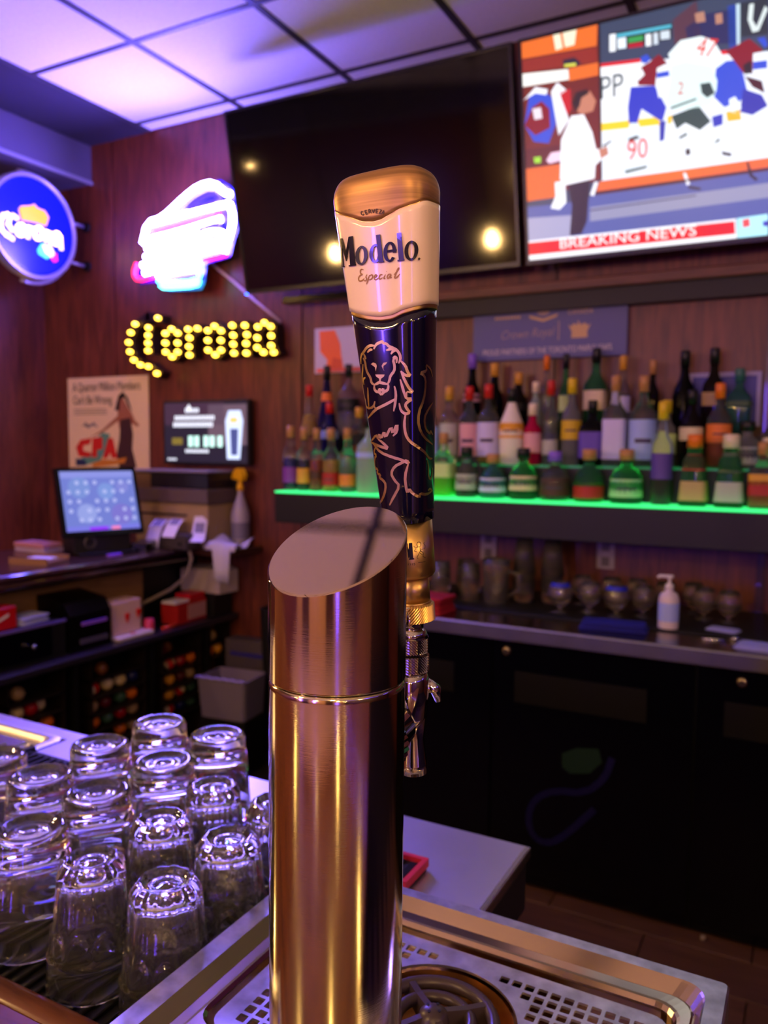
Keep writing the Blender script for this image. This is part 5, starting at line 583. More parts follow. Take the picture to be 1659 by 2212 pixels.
MB().lathe([(.0328,.03),(.0328,.09)], n=20, cap=(False,False)).build('label', mat('label_bluelab',LB['bluelab'],.5), t)
def cloth(name, x0, x1, y0, y1, z, h, m, label, cat, rz=0, layers=3):
    t = thing(name, label, cat, ((x0+x1)/2,(y0+y1)/2,z), rz); a, b = (x1-x0)/2, (y1-y0)/2
    for k in range(layers):
        q = .004*((k*7) % 3); hh = h/layers
        loops = [rrect(-a+q,a-q,-b+q,b-q,.012,k*hh+.0005,3), rrect(-a+q-.003,a-q+.003,-b+q-.003,b-q+.003,.012,k*hh+hh*.5,3), rrect(-a+q,a-q,-b+q,b-q,.012,k*hh+hh*.98,3)]
        MB().loft(loops, smooth=True).build('fold', m, t)
cloth('folded_cloth', -.66,-.45,2.565,2.665,.89,.024, mat('royal_blue_cloth',(.08,.09,.50),.8), 'royal blue folded cloth on the edge of the steel worktop', 'cloth', .12)
cloth('folded_cloth', -1.24,-1.115,2.50,2.62,.89,.062, mat('red_cloth',(.62,.03,.12),.7), 'red folded cloth stack on the steel worktop behind the tap', 'cloth', -.1, 4)
cloth('paper_napkin', -.285,-.19,2.715,2.775,.896,.007, mat('lavender_napkin',(.62,.64,.92),.8), 'lavender paper napkin lying on the rubber mat beside the snifters', 'napkin', -.25, 2)
cloth('paper_napkin', -.185,-.07,2.53,2.63,.89,.010, mat('lavender_napkin'), 'thicker lavender paper napkin at the steel worktop edge', 'napkin', -.1, 3)
tag(MB().tube([(-.285,2.60,.893),(-.24,2.615,.893),(-.205,2.635,.894)], [.0028,.0028,.0028], 6).tube([(-.205,2.635,.896),(-.195,2.64,.8965),(-.18,2.645,.896)], [.003,.007,.003], 8).build('bar_spoon', CHROME), 'small metal bar spoon lying beside the napkins', 'spoon')
# ------------------------------------------------------------------ side counter with the till, and its lower ledge
sc_ = thing('side_counter', 'dark wooden side counter with a double moulded edge above the tan panel', 'counter', (-2.9,2.3,0))
ox, oy = 2.9, 2.3
def sb(x0,x1,y0,y1,z0,z1,name,m,ch=0): return MB().box(x0+ox,x1+ox,y0-oy,y1-oy,z0,z1,ch=ch).build(name, m, sc_)
sb(-3.3,-2.655,1.2,3.185,.95,.98,'top',DARK_WOOD,.003)
sb(-2.655,-2.40,2.93,3.185,.95,.98,'corner_top',DARK_WOOD,.003)
MOULD = wood('moulding_wood',(.20,.11,.12),(.30,.17,.17),.16,5,'Y',.8)
for z, r in ((.966,.014),(.936,.013)):
    MB().tube([(-2.65+ox,1.2-oy,z),(-2.65+ox,2.0-oy,z),(-2.65+ox,2.95-oy,z)], r, 12).build('moulding', MOULD, sc_)
sb(-2.69,-2.655,1.2,2.93,.915,.95,'fascia',BLACK)
sc_ = thing('ledge_cabinet', 'low black open shelving with a laminate ledge under the side counter', 'cabinet', (-2.9,2.3,0))
keep = sc_; sc_ = thing('back_board', 'tan upright board between the ledge and the side counter', 'board', (-2.9,2.3,0)); sb(-2.84,-2.82,1.2,2.80,.631,.948,'tan_panel',TAN_WOOD); sb(-2.84,-2.82,2.80,3.185,.631,.948,'dark_panel',BLACK); sc_ = keep
sb(-2.84,-2.55,1.2,3.185,.60,.63,'ledge',mat('ledge_laminate',(.14,.12,.17),.3),.004)
sb(-2.83,-2.81,1.2,3.185,0,.60,'inner_board',BLACK)
for y in (1.22,2.21,2.64,3.01): sb(-2.81,-2.60,y-.012,y+.012,0,.60,'divider',mat('black_shelving',(.03,.03,.04),.5))
sb(-2.81,-2.60,1.2,3.185,.0,.05,'plinth',BLACK)
# pool balls on narrow tray shelves
LEV = [.521,.447,.372,.302,.232]
RACKS = [(1.90,2.16,'beside the drawer unit'),(2.29,2.60,'below the white dispenser'),(2.70,2.97,'below the snack carton'),(3.03,3.19,'in the corner')]
rk = []
for y0, y1, n in RACKS:
    t = thing('ball_rack', 'dark wooden pool ball rack '+n+' under the ledge', 'rack', (-2.65,(y0+y1)/2,.05)); a = (y1-y0)/2
    for z in (LEV if y0 < 3 else LEV[:2]):
        MB().box(-.055,.045,-a,a,z-.0285-.05-.010,z-.0285-.05).build('tray', mat('rack_wood',(.10,.06,.05),.5), t)
    for s in (-a-.0,a-.008): MB().box(-.055,.045,s,s+.008,0,.53).build('side', mat('rack_wood'), t)
    rk.append(t)
BC = dict(tan=(.62,.50,.36),cream=(.80,.70,.48),crimson=(.62,.04,.10),orange=(.85,.42,.06),brown=(.45,.26,.14),red=(.72,.08,.06),navy=(.10,.12,.35),green=(.22,.36,.28),maroon=(.34,.05,.10),yellow=(.88,.60,.14))
used = {}; ballme = {}
for c, y, z in BALLS:
    if y > 3.1: y = 3.0+(y-3.177)*.5+.065; z -= .02
    z = min(LEV, key=lambda q: abs(q-z)); y = round(y,3); x = -2.648
    r = next((q for q in RACKS if q[0]-.03 < y < q[1]+.03), RACKS[-1])
    y = min(max(y, r[0]+.037), r[1]-.037)
    for _ in range(3):
        for (x2,y2,z2) in used:
            if abs(z2-z) < .01 and math.hypot(x2-x,y2-y) < .0575: x = min(x, x2) - math.sqrt(max(.0577**2-(y2-y)**2, 0)) if math.hypot(x2-x,y2-y) < .0575 else x
    if x < -2.68: continue
    used[(x,y,z)] = c
    if c not in ballme:
        s = MB().lathe([(max(.0001,.0285*math.sin(PI*i/12)), -.0285*math.cos(PI*i/12)) for i in range(13)], n=20)
        if c in ('red','cream'):   # striped ball: coloured band round a pale body
            s.m = [1 if abs(sum(s.v[i][2] for i in q)/len(q)) < .014 else 0 for q in s.f]
            ms = [mat('ball_ivory',(.80,.72,.58),.15), mat('ball_'+c,BC[c],.15)]
        else: ms = [mat('ball_'+c,BC[c],.15)]
        o = s.build('pool_ball', ms); ballme[c] = o.data
    else: o = link('pool_ball', ballme[c])
    o.location = (x,y,z); o.rotation_euler = (random.uniform(0,3),random.uniform(0,3),0)
    tier = ['top','second','third','fourth','lowest'][LEV.index(z)]
    tag(o, f"{c} pool ball in the {tier} tray of the ball rack {r[2]}", 'pool ball', 'pool balls in the racks')
# storage bins in the corner below
t = thing('storage_bin', 'grey lavender plastic storage bin with a scalloped rim in the dark corner', 'bin', (-2.29,2.835,.0), .12)
MB().loft([rrect(-.13,.10,-.09,.09,.02,.25),rrect(-.145,.11,-.10,.10,.02,.43),rrect(-.14,.105,-.095,.095,.02,.43),rrect(-.125,.095,-.085,.085,.02,.26)], cap=(True,True)).build('body', mat('bin_plastic',(.46,.42,.52),.5), t)
MB().tube([(-.145+.255*i/12,-.10,.431+.006*(i%2)) for i in range(13)], .007, 6).build('rim', mat('bin_rim',(.55,.5,.75),.5), t)
MB().box(-.13,.10,-.09,.09,0,.25).build('plinth', BLACK, t)
t = thing('storage_box', 'dim grey cardboard box standing behind the plastic bin', 'box', (-2.42,3.13,.0), .05)
MB().box(-.13,.13,-.045,.045,.0,.52,ch=.003).build('body', mat('grey_card',(.30,.26,.30),.7), t); MB().box(-.10,.12,-.047,-.045,.44,.46).build('tape', mat('blue_tape',(.18,.15,.55),.5), t)
tag(MB().loft([rrect(-2.24,-2.02,2.98,3.17,.04,.0),rrect(-2.27,-1.99,2.96,3.18,.05,.72),rrect(-2.26,-2.00,2.97,3.17,.05,.72),rrect(-2.23,-2.03,2.99,3.16,.04,.02)]).build('waste_bin', BLACK), 'tall black waste bin in the corner between the two counters', 'bin')
# till
pos = thing('point_of_sale_terminal', 'black touchscreen till with a glowing blue screen on the side counter', 'till', (-2.845,2.55,.98), .0)
A_, B_ = Vector((-2.868,2.406,1.09)), Vector((-2.755,2.725,1.09)); d = (B_-A_).normalized(); nrm = Vector((d.y,-d.x,0)).normalized(); back = (Vector((0,0,1))*.95 - nrm*.30).normalized()
def pf(u, v, h): return tuple(A_ + d*u + back*v + nrm.cross(Vector((0,0,0))) + (d.cross(back))*h - pos.location)
Wp, Hp = (B_-A_).length, .275
def pslab(u0,u1,v0,v1,a,b): return MB().loft([[pf(u0,v0,a),pf(u1,v0,a),pf(u1,v1,a),pf(u0,v1,a)],[pf(u0,v0,b),pf(u1,v0,b),pf(u1,v1,b),pf(u0,v1,b)]])
sd = 1 if (d.cross(back)).dot(Vector((0,0,1.47))-A_) > 0 else -1
pslab(-.018,Wp+.018,-.022,Hp+.018,-.03*sd,0).build('screen_frame', BLACKGLOSS, pos)
k = Ink(lambda u,v,h: pf(u,v,sd*(.001+h)))
k.rect(0,Wp,0,Hp,(.42,.47,.78),0); k.rect(0,Wp,Hp-.03,Hp,(.52,.55,.85),.0003); k.rect(0,Wp,.0,.022,(.45,.45,.85),.0003); k.rect(Wp*.3,Wp*.55,.002,.016,(.55,.1,.95),.0006); k.rect(Wp*.6,Wp*.72,.002,.016,(.95,.5,.7),.0006)
for cu, cv, rr, cc in ((.08,.2,.05,(.45,.54,.80)),(.2,.18,.04,(.46,.56,.82)),(.26,.07,.05,(.46,.43,.77)),(.1,.08,.045,(.55,.6,.85)),(.28,.2,.03,(.48,.5,.8))):
    k.poly([(cu+rr*math.cos(a*PI/6), cv+rr*math.sin(a*PI/6)) for a in range(12)], cc, .0006)
for gx in range(8):
    for gy in range(5):
        if (gx*5+gy*3) % 4 == 0: continue
        u, v = .03+gx*.041, .05+gy*.043
        k.poly([(u+.0085*math.cos(a*PI/5), v+.0085*math.sin(a*PI/5)) for a in range(10)], (.80,.82,1), .0009); k.poly([(u+.004*math.cos(a*PI/4), v+.004*math.sin(a*PI/4)) for a in range(8)], (.35,.38,.68), .0011)
k.build('picture', glow_attr('till_glow', .45), pos)
bm = MB(); ctr = [(A_+d*(Wp*t_)) - pos.location for t_ in (.12,.88)]
q0, q1 = ctr; off = nrm*.0
p = [q0+nrm*-.02, q1+nrm*-.02, q1-nrm*.16, q0-nrm*.16]
bm.loft([[(v.x,v.y,.0) for v in p],[(v.x,v.y,.105) for v in p]]).build('base', mat('till_grey',(.12,.11,.11),.45), pos)
p = [q0+nrm*.04, q1+nrm*.04, q1-nrm*.10, q0-nrm*.10]
MB().loft([[(v.x,v.y,.0) for v in p],[(v.x,v.y,.012) for v in p]]).build('foot', BLACK, pos)
c0 = (q0+q1)/2 + nrm*-.015
kr = MB().tube([(c0.x-.02+d.x*.025*math.cos(a*PI/6)-d.x*.05, c0.y+d.y*.025*math.cos(a*PI/6)-.05, .055+.025*math.sin(a*PI/6)) for a in range(12)], .006, 6, closed=True); kr.v = [(x+nrm.x*.01,y+nrm.y*.01,z) for x,y,z in kr.v]
kr.build('lock_ring', mat('till_lock',(.35,.33,.32),.35,.5), pos)
t = tag(MB().loft([[tuple(c0+d*a+nrm*b+pos.location+Vector((0,0,h))) for a,b in ((-.02,.075),(.045,.06),(.045,.095),(-.02,.11))] for h in (-c0.z+.0,-c0.z+.008)]).build('key_card', mat('violet_card',(.55,.35,.9),.4)), 'small violet card lying in front of the till', 'card')
# speaker-like cabinet behind the till
t = thing('receipt_printer', 'bulky pale and dark receipt printer stack against the panelled wall', 'printer', (-2.78,3.05,.98))
MB().box(-.24,.23,-.09,.12,.0,.21,ch=.008).build('lower_case', mat('beige_plastic',(.62,.52,.38),.45), t); MB().box(-.25,.235,-.10,.12,.212,.285,ch=.005).build('middle_case', mat('taupe_plastic',(.36,.30,.30),.45), t)
MB().box(-.25,.232,-.095,.12,.287,.36,ch=.004).build('upper_case', mat('dark_case',(.06,.05,.10),.4), t); MB().box(-.26,.236,-.10,.12,.362,.374,ch=.003).build('lid', mat('lid_grey',(.50,.46,.52),.4), t); MB().box(-.252,-.13,-.0985,-.094,.215,.355).build('side_panel', mat('brown_case',(.42,.32,.22),.45), t)
MB().box(-.22,.10,-.095,-.085,.15,.16).build('paper_slot', BLACK, t)
t = thing('small_printer', 'low grey slip printer with curling receipts in front of the printer stack', 'printer', (-2.72,2.90,.98), -.05)
MB().box(-.06,.14,-.05,.045,0,.075,ch=.006).build('case', mat('slip_grey',(.24,.21,.22),.45), t); MB().lathe([(.008,0),(.008,.006)], (0,0,0), 10).build('button', BLACK, t, (.10,-.052,.03)).rotation_euler = (PI/2,0,0)
PAPER = mat('receipt_paper',(.86,.84,.92),.7)
def slip(pts, wdt, label, x, y, z, rz):
    t = thing('receipt', label, 'receipt', (x,y,z), rz)
    l0 = [(-wdt/2,a,b) for a,b in pts]; l1 = [(wdt/2,a,b) for a,b in pts]; l2 = [(wdt/2,a,b-.001) for a,b in pts]; l3 = [(-wdt/2,a,b-.001) for a,b in pts]
    MB().loft([list(q) for q in zip(l0,l1,l2,l3)]).build('paper', PAPER, t)
    MB().loft([list(q) for q in zip(*[[(s*wdt*.35,a-.001,b+.0006) for a,b in pts[2:4]] for s in (-1,1)])] , cap=(False,False), closed=False).build('print_block', mat('receipt_ink',(.5,.48,.62),.7), t)
slip([(-.075,.0),(-.07,.04),(-.045,.10),(0,.13),(.03,.12)], .075, 'long receipt hanging down the front of the slip printer', -2.79,2.90,.985,.1)
slip([(-.065,.055),(-.055,.07),(-.03,.11),(0,.135),(.02,.13)], .08, 'wider receipt curling out of the slip printer beside the long one', -2.69,2.90,.985,.0)
slip([(-.09,.04),(-.05,.045),(-.02,.075),(.01,.12),(.03,.15)], .065, 'curled receipt leaning towards the white rag', -2.575,2.93,.985,.5)
t = thing('card_terminal', 'black card payment terminal lying between the till and the receipts', 'card terminal', (-2.78,2.775,.98), .5)
MB().loft([rrect(-.045,.045,-.085,.085,.015,.0),rrect(-.045,.045,-.085,.085,.015,.035),rrect(-.04,.04,-.08,.08,.012,.042)]).build('body', BLACKGLOSS, t); MB().box(-.032,.032,.01,.07,.042,.0435).build('screen', mat('dull_screen',(.2,.17,.18),.2), t)
t = thing('spray_bottle', 'translucent white spray bottle with a yellow trigger head against the wall', 'bottle', (-2.487,3.125,.98), -.3)
MB().lathe([(.042,0),(.046,.008),(.046,.15),(.040,.18),(.022,.235),(.014,.26),(.014,.28)], n=20).build('body', mat('milky_plastic',(.66,.62,.68),.35,0,.2), t)
MB().lathe([(.017,.275),(.017,.30),(.011,.305),(.011,.33)], n=14).build('neck', mat('yellow_plastic',(.90,.68,.06),.4), t)
MB().loft([[(x,y,z) for x,z in ((-.055,.33),(.03,.325),(.04,.35),(.02,.385),(-.02,.385),(-.055,.352))] for y in (-.013,.013)]).build('trigger_head', mat('yellow_plastic'), t); MB().tube([(-.035,0,.335),(-.045,0,.31),(-.035,0,.285)], .005, 6).build('trigger', BLACK, t)
MB().lathe([(.0465,.04),(.0465,.12)], n=20, cap=(False,False)).build('label', mat('spray_label',(.42,.40,.48),.5), t)
def rag(label):
    t = thing('rag', label, 'rag', (-2.44,2.97,.98)); n = 14; m = 12; v = []; f = []
    for i in range(n+1):
        for j in range(m+1):
            u, w_ = i/n, j/m
            x = -.10+.19*u; y = .09-.20*w_
            z = .028+.028*math.sin(5*u+2)*math.cos(4*w_)+.016*math.sin(11*u*w_+1)
            if w_ > .55: q = (w_-.55)/.45; y = .09-.11-.035*min(1,q*2)-.008*math.sin(9*u); z = max(z*(1-q),0)+.012-.16*q*q*(1 if .35 < u < .85 else .05)
            v.append((x,y,max(z,-.2)))
    for i in range(n):
        for j in range(m): a = i*(m+1)+j; f.append((a,a+1,a+m+2,a+m+1))
    s = MB(); s.add(v, f, 0, True); o = s.build('cloth', mat('white_rag',(.74,.72,.82),.8), t); q = o.modifiers.new('thick','SOLIDIFY'); q.thickness = .003
rag('crumpled white rag hanging over the corner of the side counter')
# left end of the till counter
t = thing('slip_tray', 'small wooden slip tray with a white card at the till', 'tray', (-2.84,2.24,.98), .25)
MB().box(-.09,.09,-.075,.075,0,.012).build('base', mat('tray_wood',(.50,.36,.24),.45), t); MB().box(-.06,.05,-.05,.05,.013,.018).build('card', mat('white_card',(.85,.85,.9),.5), t)
for a in ((-.09,.09,.067,.075),(-.09,.09,-.075,-.067)): MB().box(a[0],a[1],a[2],a[3],.012,.028).build('edge', mat('tray_wood'), t)
for i, (y, z, c) in enumerate(((2.36,.0,(.45,.32,.38)),(2.365,.022,(.62,.54,.66)),(2.36,.044,(.66,.44,.46)))):
    tag(MB().box(-.095,.095,-.05,.05,0,.020,ch=.003).build('notebook', mat(f'notebook_{i}',c,.5), None, (-3.0,y,.98+z)), ['brown notebook lowest of the pile beside the till','lavender notebook in the middle of the pile beside the till','rose notebook topmost of the pile beside the till'][i], 'notebook', 'notebooks beside the till')
t = tag(MB().tube([(-2.66,2.86,.985),(-2.60,2.88,.985),(-2.575,2.87,.94),(-2.58,2.84,.86),(-2.64,2.80,.80),(-2.74,2.74,.74),(-2.79,2.68,.70)], .008, 8).build('cable', mat('grey_cable',(.48,.42,.40),.5)), 'grey cable looping from the counter edge down to the ledge', 'cable')
# on the ledge
t = thing('drawer_unit', 'low black drawer unit with metal knobs at the end of the ledge', 'drawer unit', (-2.69,1.80,.63))
MB().box(-.12,.08,-.40,.37,0,.148,ch=.004).build('body', BLACK, t)
for y in (-.2,.14): 
    q = MB().box(.08,.086,y-.16,y+.16,.02,.135).build('drawer', mat('black_door'), t)
    MB().lathe([(.006,0),(.006,.02),(.012,.026),(.010,.034)], n=12).build('knob', CHROME, q, (.086,y+.06,.075)).rotation_euler = (0,PI/2,0)
MB().box(.078,.088,-.40,.37,.140,.150).build('top_edge', mat('violet_edge',(.40,.34,.62),.3), t)
t = thing('red_box', 'red carton with a slanted white mark on the black drawer unit', 'box', (-2.68,1.90,.78), .1)
MB().box(-.05,.05,-.065,.065,0,.085,ch=.003).build('carton', RED, t); MB().loft([[(.0505,a,b) for a,b in ((-.03,.03),(.03,.05),(.03,.06),(-.03,.04))],[(.0515,a,b) for a,b in ((-.03,.03),(.03,.05),(.03,.06),(-.03,.04))]]).build('mark', WHITE, t)
cloth('napkin_stack', -2.735,-2.635,1.985,2.12,.78,.028, mat('blue_white_napkin',(.66,.68,.92),.8), 'stack of pale napkins beside the red carton', 'napkins', .1, 4)
t = thing('receipt_machine', 'black boxy printer with a slanted lid on the lower ledge', 'printer', (-2.70,2.27,.63))
MB().loft([[(x,y,z) for x,z in ((-.10,0),(.09,0),(.09,.15),(.06,.20),(-.10,.225))] for y in (-.08,.135)]).build('case', BLACKGLOSS, t); MB().box(.091,.097,-.02,.11,.105,.118).build('light_strip', mat('violet_card'), t); MB().box(.091,.099,-.03,.11,.03,.05).build('paper_bar', mat('grey_bar',(.3,.28,.4),.4), t)
t = thing('match_dispenser', 'white countertop dispenser with red hearts on the ledge', 'dispenser', (-2.66,2.525,.63))
MB().box(-.06,.03,-.09,.07,.02,.165,ch=.004).build('body', mat('pink_white',(.86,.72,.72),.4), t); MB().box(-.06,.075,-.095,.105,.0,.02,ch=.006).build('tray', mat('cream_tray',(.86,.80,.80),.4), t)
for y, z in ((-.01,.09),(.055,.10)): MB().loft([[(h,y+a*.016,z+b*.026) for a,b in ((0,-1),(.7,-.1),(.8,.5),(.4,.8),(0,.45),(-.4,.8),(-.8,.5),(-.7,-.1))] for h in (.0305,.0335)]).build('heart', mat('red_glowmark',(.85,.08,.06),.4), t)
MB().lathe([(.014,0),(.014,.002)], n=14).build('red_dot', RED, t, (.055,.0,.02))
tag(MB().lathe([(.022,0),(.024,.005),(.024,.05),(.018,.06)], n=16).build('pink_cup', mat('pink_plastic',(.85,.25,.40),.4), None, (-2.63,2.645,.63)), 'small pink cup beside the white dispenser', 'cup')
tag(MB().tube([(-2.60,2.70,.638),(-2.60,2.79,.638)], .008, 8).build('orange_marker', mat('orange_plastic',(.85,.25,.10),.4)), 'orange marker lying on the ledge behind the dispenser', 'marker')
t = thing('snack_box', 'red and white carton with an open flap on the ledge', 'box', (-2.66,2.905,.63), .05)
MB().box(-.05,.05,-.10,.11,0,.10,ch=.003).build('carton', mat('red_card',(.66,.10,.10),.5), t); MB().box(.0505,.053,-.03,.105,.015,.085).build('panel', mat('pale_panel',(.72,.52,.52),.5), t); MB().box(-.03,.05,-.12,-.02,.101,.112).build('flap', WHITE, t); MB().box(-.05,.04,.0,.11,.101,.13,ch=.004).build('contents', mat('red_wrap',(.75,.08,.16),.35), t)
tag(MB().box(-2.80,-2.58,3.035,3.17,.63,.745,ch=.004).build('black_box', BLACK), 'plain black box on the ledge in the corner', 'box')
t = thing('folded_paper', 'white paper sheets folded over the black box in the corner', 'paper', (-2.66,3.10,.746))
MB().loft([[(a,-.06,b) for a,b in ((-.14,.0),(-.14,.11),(.06,.12),(.11,.10),(.11,.0))],[(a,.07,b) for a,b in ((-.14,.0),(-.14,.12),(.06,.13),(.12,.11),(.12,.0))]]).build('sheet', mat('paper_white',(.72,.66,.66),.8), t)
# ------------------------------------------------------------------ the customer bar and the steel service counter behind it
bar = thing('bar_counter', 'varnished brown wooden bar counter with a rounded raised edge', 'bar', (-.6,0,0))
def bb(x0,x1,y0,y1,z0,z1,n,m,ch=0): return MB().box(x0+.6,x1+.6,y0,y1,z0,z1,ch=ch).build(n, m, bar)
bb(-3.0,2.4,-.34,.298,.985,1.03,'top',BAR_WOOD,.004); bb(-3.0,-.438,.298,.385,.985,1.03,'top_extension',BAR_WOOD)
MB().tube([(-3.0+.6,.397,1.022),(-1.5+.6,.397,1.022),(-.438+.6,.397,1.022)], .013, 12).build('edge_moulding', BAR_WOOD, bar)
bb(-3.0,-.438,.385,.408,.978,1.015,'edge_strip',BAR_WOOD); bb(-3.0,2.4,-.20,.25,0,.985,'front_panel',DARK_WOOD)
sv = thing('service_counter', 'brushed steel service counter behind the bar ending in a dark side', 'counter', (-1.1,.67,0))
SV = mat('service_steel',(.86,.85,.88),.40,1,var=.10,scale=7,bump=.05)
o = MB()
# steel top with a cut-out for the drop-in drainer at the far end
for a in ((-1.09,-.292,.412,.935),(-1.82,-1.09,.905,.935),(-1.82,-1.09,.412,.55)): o.box(a[0]+1.1,a[1]+1.1,a[2]-.67,a[3]-.67,.965,.975)
o.build('top', SV, sv)
MB().box(-.72,.804,-.256,.262,.895,.9645).build('side_apron', mat('dark_apron',(.10,.09,.11),.5), sv)
MB().box(.800,.809,-.258,.265,.961,.9755,ch=.002).build('end_lip', STEEL, sv)
MB().box(-.72,.30,-.25,.10,0,.895).build('understructure', BLACK, sv)
def tray_loops(L, m, mb, floor_=True):
    loops = [rrect(*l) for l in L]; mb.loft(loops, 0, (False, True), True); return mb
dr = thing('drainer', 'drop-in steel drainer with a slotted plate in the service counter', 'drainer', (-1.10,.90,.975))
tray_loops([(-.70,.006,-.345,.006,.02,.0015),(-.69,-.002,-.337,-.002,.02,.004),(-.68,-.012,-.327,-.012,.018,.002),(-.672,-.02,-.319,-.02,.016,-.012),(-.67,-.022,-.317,-.022,.015,-.022)], SV, MB()).build('basin', SV, dr)
MB().box(-.66,-.034,-.305,-.034,-.012,.002,ch=.003).build('plate', STEEL, dr)
for i in range(18): MB().box(-.62+.032*i,-.60+.032*i,-.28,-.06,.002,.0045,ch=.001).build('rib', STEEL, dr)
# black service mat under the glasses
mt = thing('bar_mat', 'black ribbed rubber bar mat under the upturned glasses', 'mat', (-.75,.63,.975))
MB().box(-.335,.295,-.208,.205,0,.006,ch=.001).build('base', RUBBER, mt)
rib = None
for i in range(44):
    if rib is None: q = MB().box(0,.005,-.20,.195,.006,.0105,ch=.001).build('rib', RUBBER, mt); rib = q.data
    else: q = link('rib', rib, mt)
    q.location = (-.327+.0142*i,0,0)
for y in (-.2,-.06,.07,.19): MB().box(-.335,.295,y,y+.004,.006,.0095).build('cross_rib', RUBBER, mt)
for a in ((-.335,-.329,-.208,.205),(.289,.295,-.208,.205)): MB().box(a[0],a[1],a[2],a[3],.0,.014).build('rim', RUBBER, mt)
# ------------------------------------------------------------------ upturned tumblers
ZM = .975+.0108
def fluted(h=.114, rb=.031, rm=.041, nf=10):
    n = nf*12; s = MB(); zs = [0,.002,.006,.012,.02,.026,.029,.031,.033,.035,.0365,.038,.040,.042,.044,.046,.048,.050,.052,.054,.056,.058,.062,.075,.088,.098,.104,.108,.111,.1128,h]
    def ro(z): return rm+(rb-rm)*z/h
    loops = []
    for z in zs:
        l = []
        for i in range(n):
            t = 2*PI*i/n; ph = (t % (2*PI/nf))/(2*PI/nf)-.5
            r = ro(z)
            # rounded domes rise from the mouth band into the flat flutes
            k = min(max((z-(.036+.020*(max(0,1-(2.1*ph)**2))**.5))/.0022,0),1)
            flat = r*math.cos(PI/nf)/math.cos(ph*2*PI/nf)
            r2 = r*(1-k)+ (flat-.0014)*k
            if abs(z-.031) < .005: r2 += .0018*(1-abs(z-.031)/.005)
            if z > .104: r2 -= (z-.104)**2*60
            l.append((r2*math.cos(t), r2*math.sin(t), z))
        loops.append(l)
    s.loft(loops, 0, (False,False), True)
    top = [(rb*.86,h),(rb*.78,h-.0005),(rb*.74,h-.0035),(rb*.40,h-.0045),(rb*.38,h-.0036),(.0003,h-.0036)]
    L2 = [[(loops[-1][i][0]*r/ (rb*.93), loops[-1][i][1]*r/(rb*.93), z) for i in range(n)] for r, z in top]
    s.loft([loops[-1]]+L2, 0, (False,True), True)
    inner = [(rm-.0004,0),(rm-.0022,.0006),(rm-.0030,.01),(rb*.95+.002,h*.55),(rb-.003,h-.022),(rb*.75,h-.016),(rb*.3,h-.0135),(.0003,h-.0132)]
    s.loft([loops[0]]+[[(r*math.cos(2*PI*i/n), r*math.sin(2*PI*i/n), z) for i in range(n)] for r, z in inner[1:]], 0, (False,True), True)
    return s
def smooth_glass(h=.114, rb=.0355, rm=.0425):
    P = [(rm-.0008,0),(rm,.0012),(rm-.0006,.02),(rb+.0022,h-.030),(rb+.0022,h-.026),(rb+.0005,h-.022),(rb,h-.006),(rb-.002,h-.0015),(rb-.0045,h),(rb*.74,h-.0006),(rb*.68,h-.004),(rb*.45,h-.005),(rb*.40,h-.0038),(rb*.22,h-.0038),(rb*.18,h-.0048),(.0003,h-.0048)]
    Q = [(rm-.0008,0),(rm-.0022,.0012),(rm-.0026,.02),(rb-.002,h-.040),(rb*.80,h-.030),(rb*.4,h-.027),(.0003,h-.0265)]
    n = 48; s = MB(); s.lathe(P, n=n, cap=(False,True)); s.lathe(Q, n=n, cap=(False,True)); return s
FG = [(-.475,.493),(-.560,.488),(-.562,.578),(-.478,.580),(-.568,.664),(-.484,.665)]
SG = [(-.658,.499),(-.667,.591),(-.756,.590),(-.665,.689),(-.773,.691),(-.765,.786),(-.667,.789),(-.850,.600)]
fm = sm_ = None
FL = ['beside the tray rim and the wooden bar edge','by the wooden bar edge, between a fluted and a smooth glass','in the middle row beside two fluted glasses','in the middle row beside the tray rim','in the rear fluted row beside a smooth glass','in the rear fluted row beside the steel tower']
for i, (x, y) in enumerate(FG):
    if fm is None: o = fluted().build('fluted_tumbler', GLASS); fm = o.data
    else: o = link('fluted_tumbler', fm)
    o.location = (x,y,ZM); o.rotation_euler = (0,0,.1+.4*i); tag(o, 'upturned fluted clear tumbler '+FL[i], 'glass', 'upturned fluted tumblers on the bar mat')
SL = ['by the wooden bar edge','in the second row beside the fluted glasses','in the second row, beside the drainer side','in the third row beside the fluted glasses','in the third row near the drainer','in the last row near the drainer','in the last row nearest the tower','half out of sight in the second row']
for i, (x, y) in enumerate(SG):
    if sm_ is None: o = smooth_glass().build('heavy_base_tumbler', GLASS); sm_ = o.data
    else: o = link('heavy_base_tumbler', sm_)
    o.location = (x,y,ZM); tag(o, 'upturned smooth thick-based tumbler '+SL[i], 'glass', 'upturned smooth tumblers on the bar mat')
# ------------------------------------------------------------------ drip tray under the tap
TX, TY = -.2305, .3745
dt = thing('drip_tray', 'stainless drip tray with a stepped rim and square-holed plate under the tap', 'drip tray', (TX,.48,.976))
L = [(-.436,-.041,.30,.661,.004,.976),(-.436,-.041,.30,.661,.004,1.048),(-.4345,-.0425,.3015,.6595,.004,1.05),(-.416,-.056,.312,.648,.018,1.05),(-.4145,-.0575,.3135,.6465,.018,1.0488),(-.405,-.063,.323,.6375,.018,1.0415),(-.4035,-.0645,.3245,.636,.018,1.0422),(-.395,-.071,.333,.627,.018,1.0418),(-.393,-.073,.434,.6245,.018,1.0415),(-.391,-.0745,.4365,.6215,.017,1.0385),(-.389,-.076,.439,.618,.016,.995)]
L = [(a-TX,b-TX,c-.48,d_-.48,r,z-.976) for a,b,c,d_,r,z in L]
loops = [rrect(*l) for l in L]
MB().loft(loops[:2]+[loops[1]], cap=(True,False)).build('skirt', STEEL, dt)
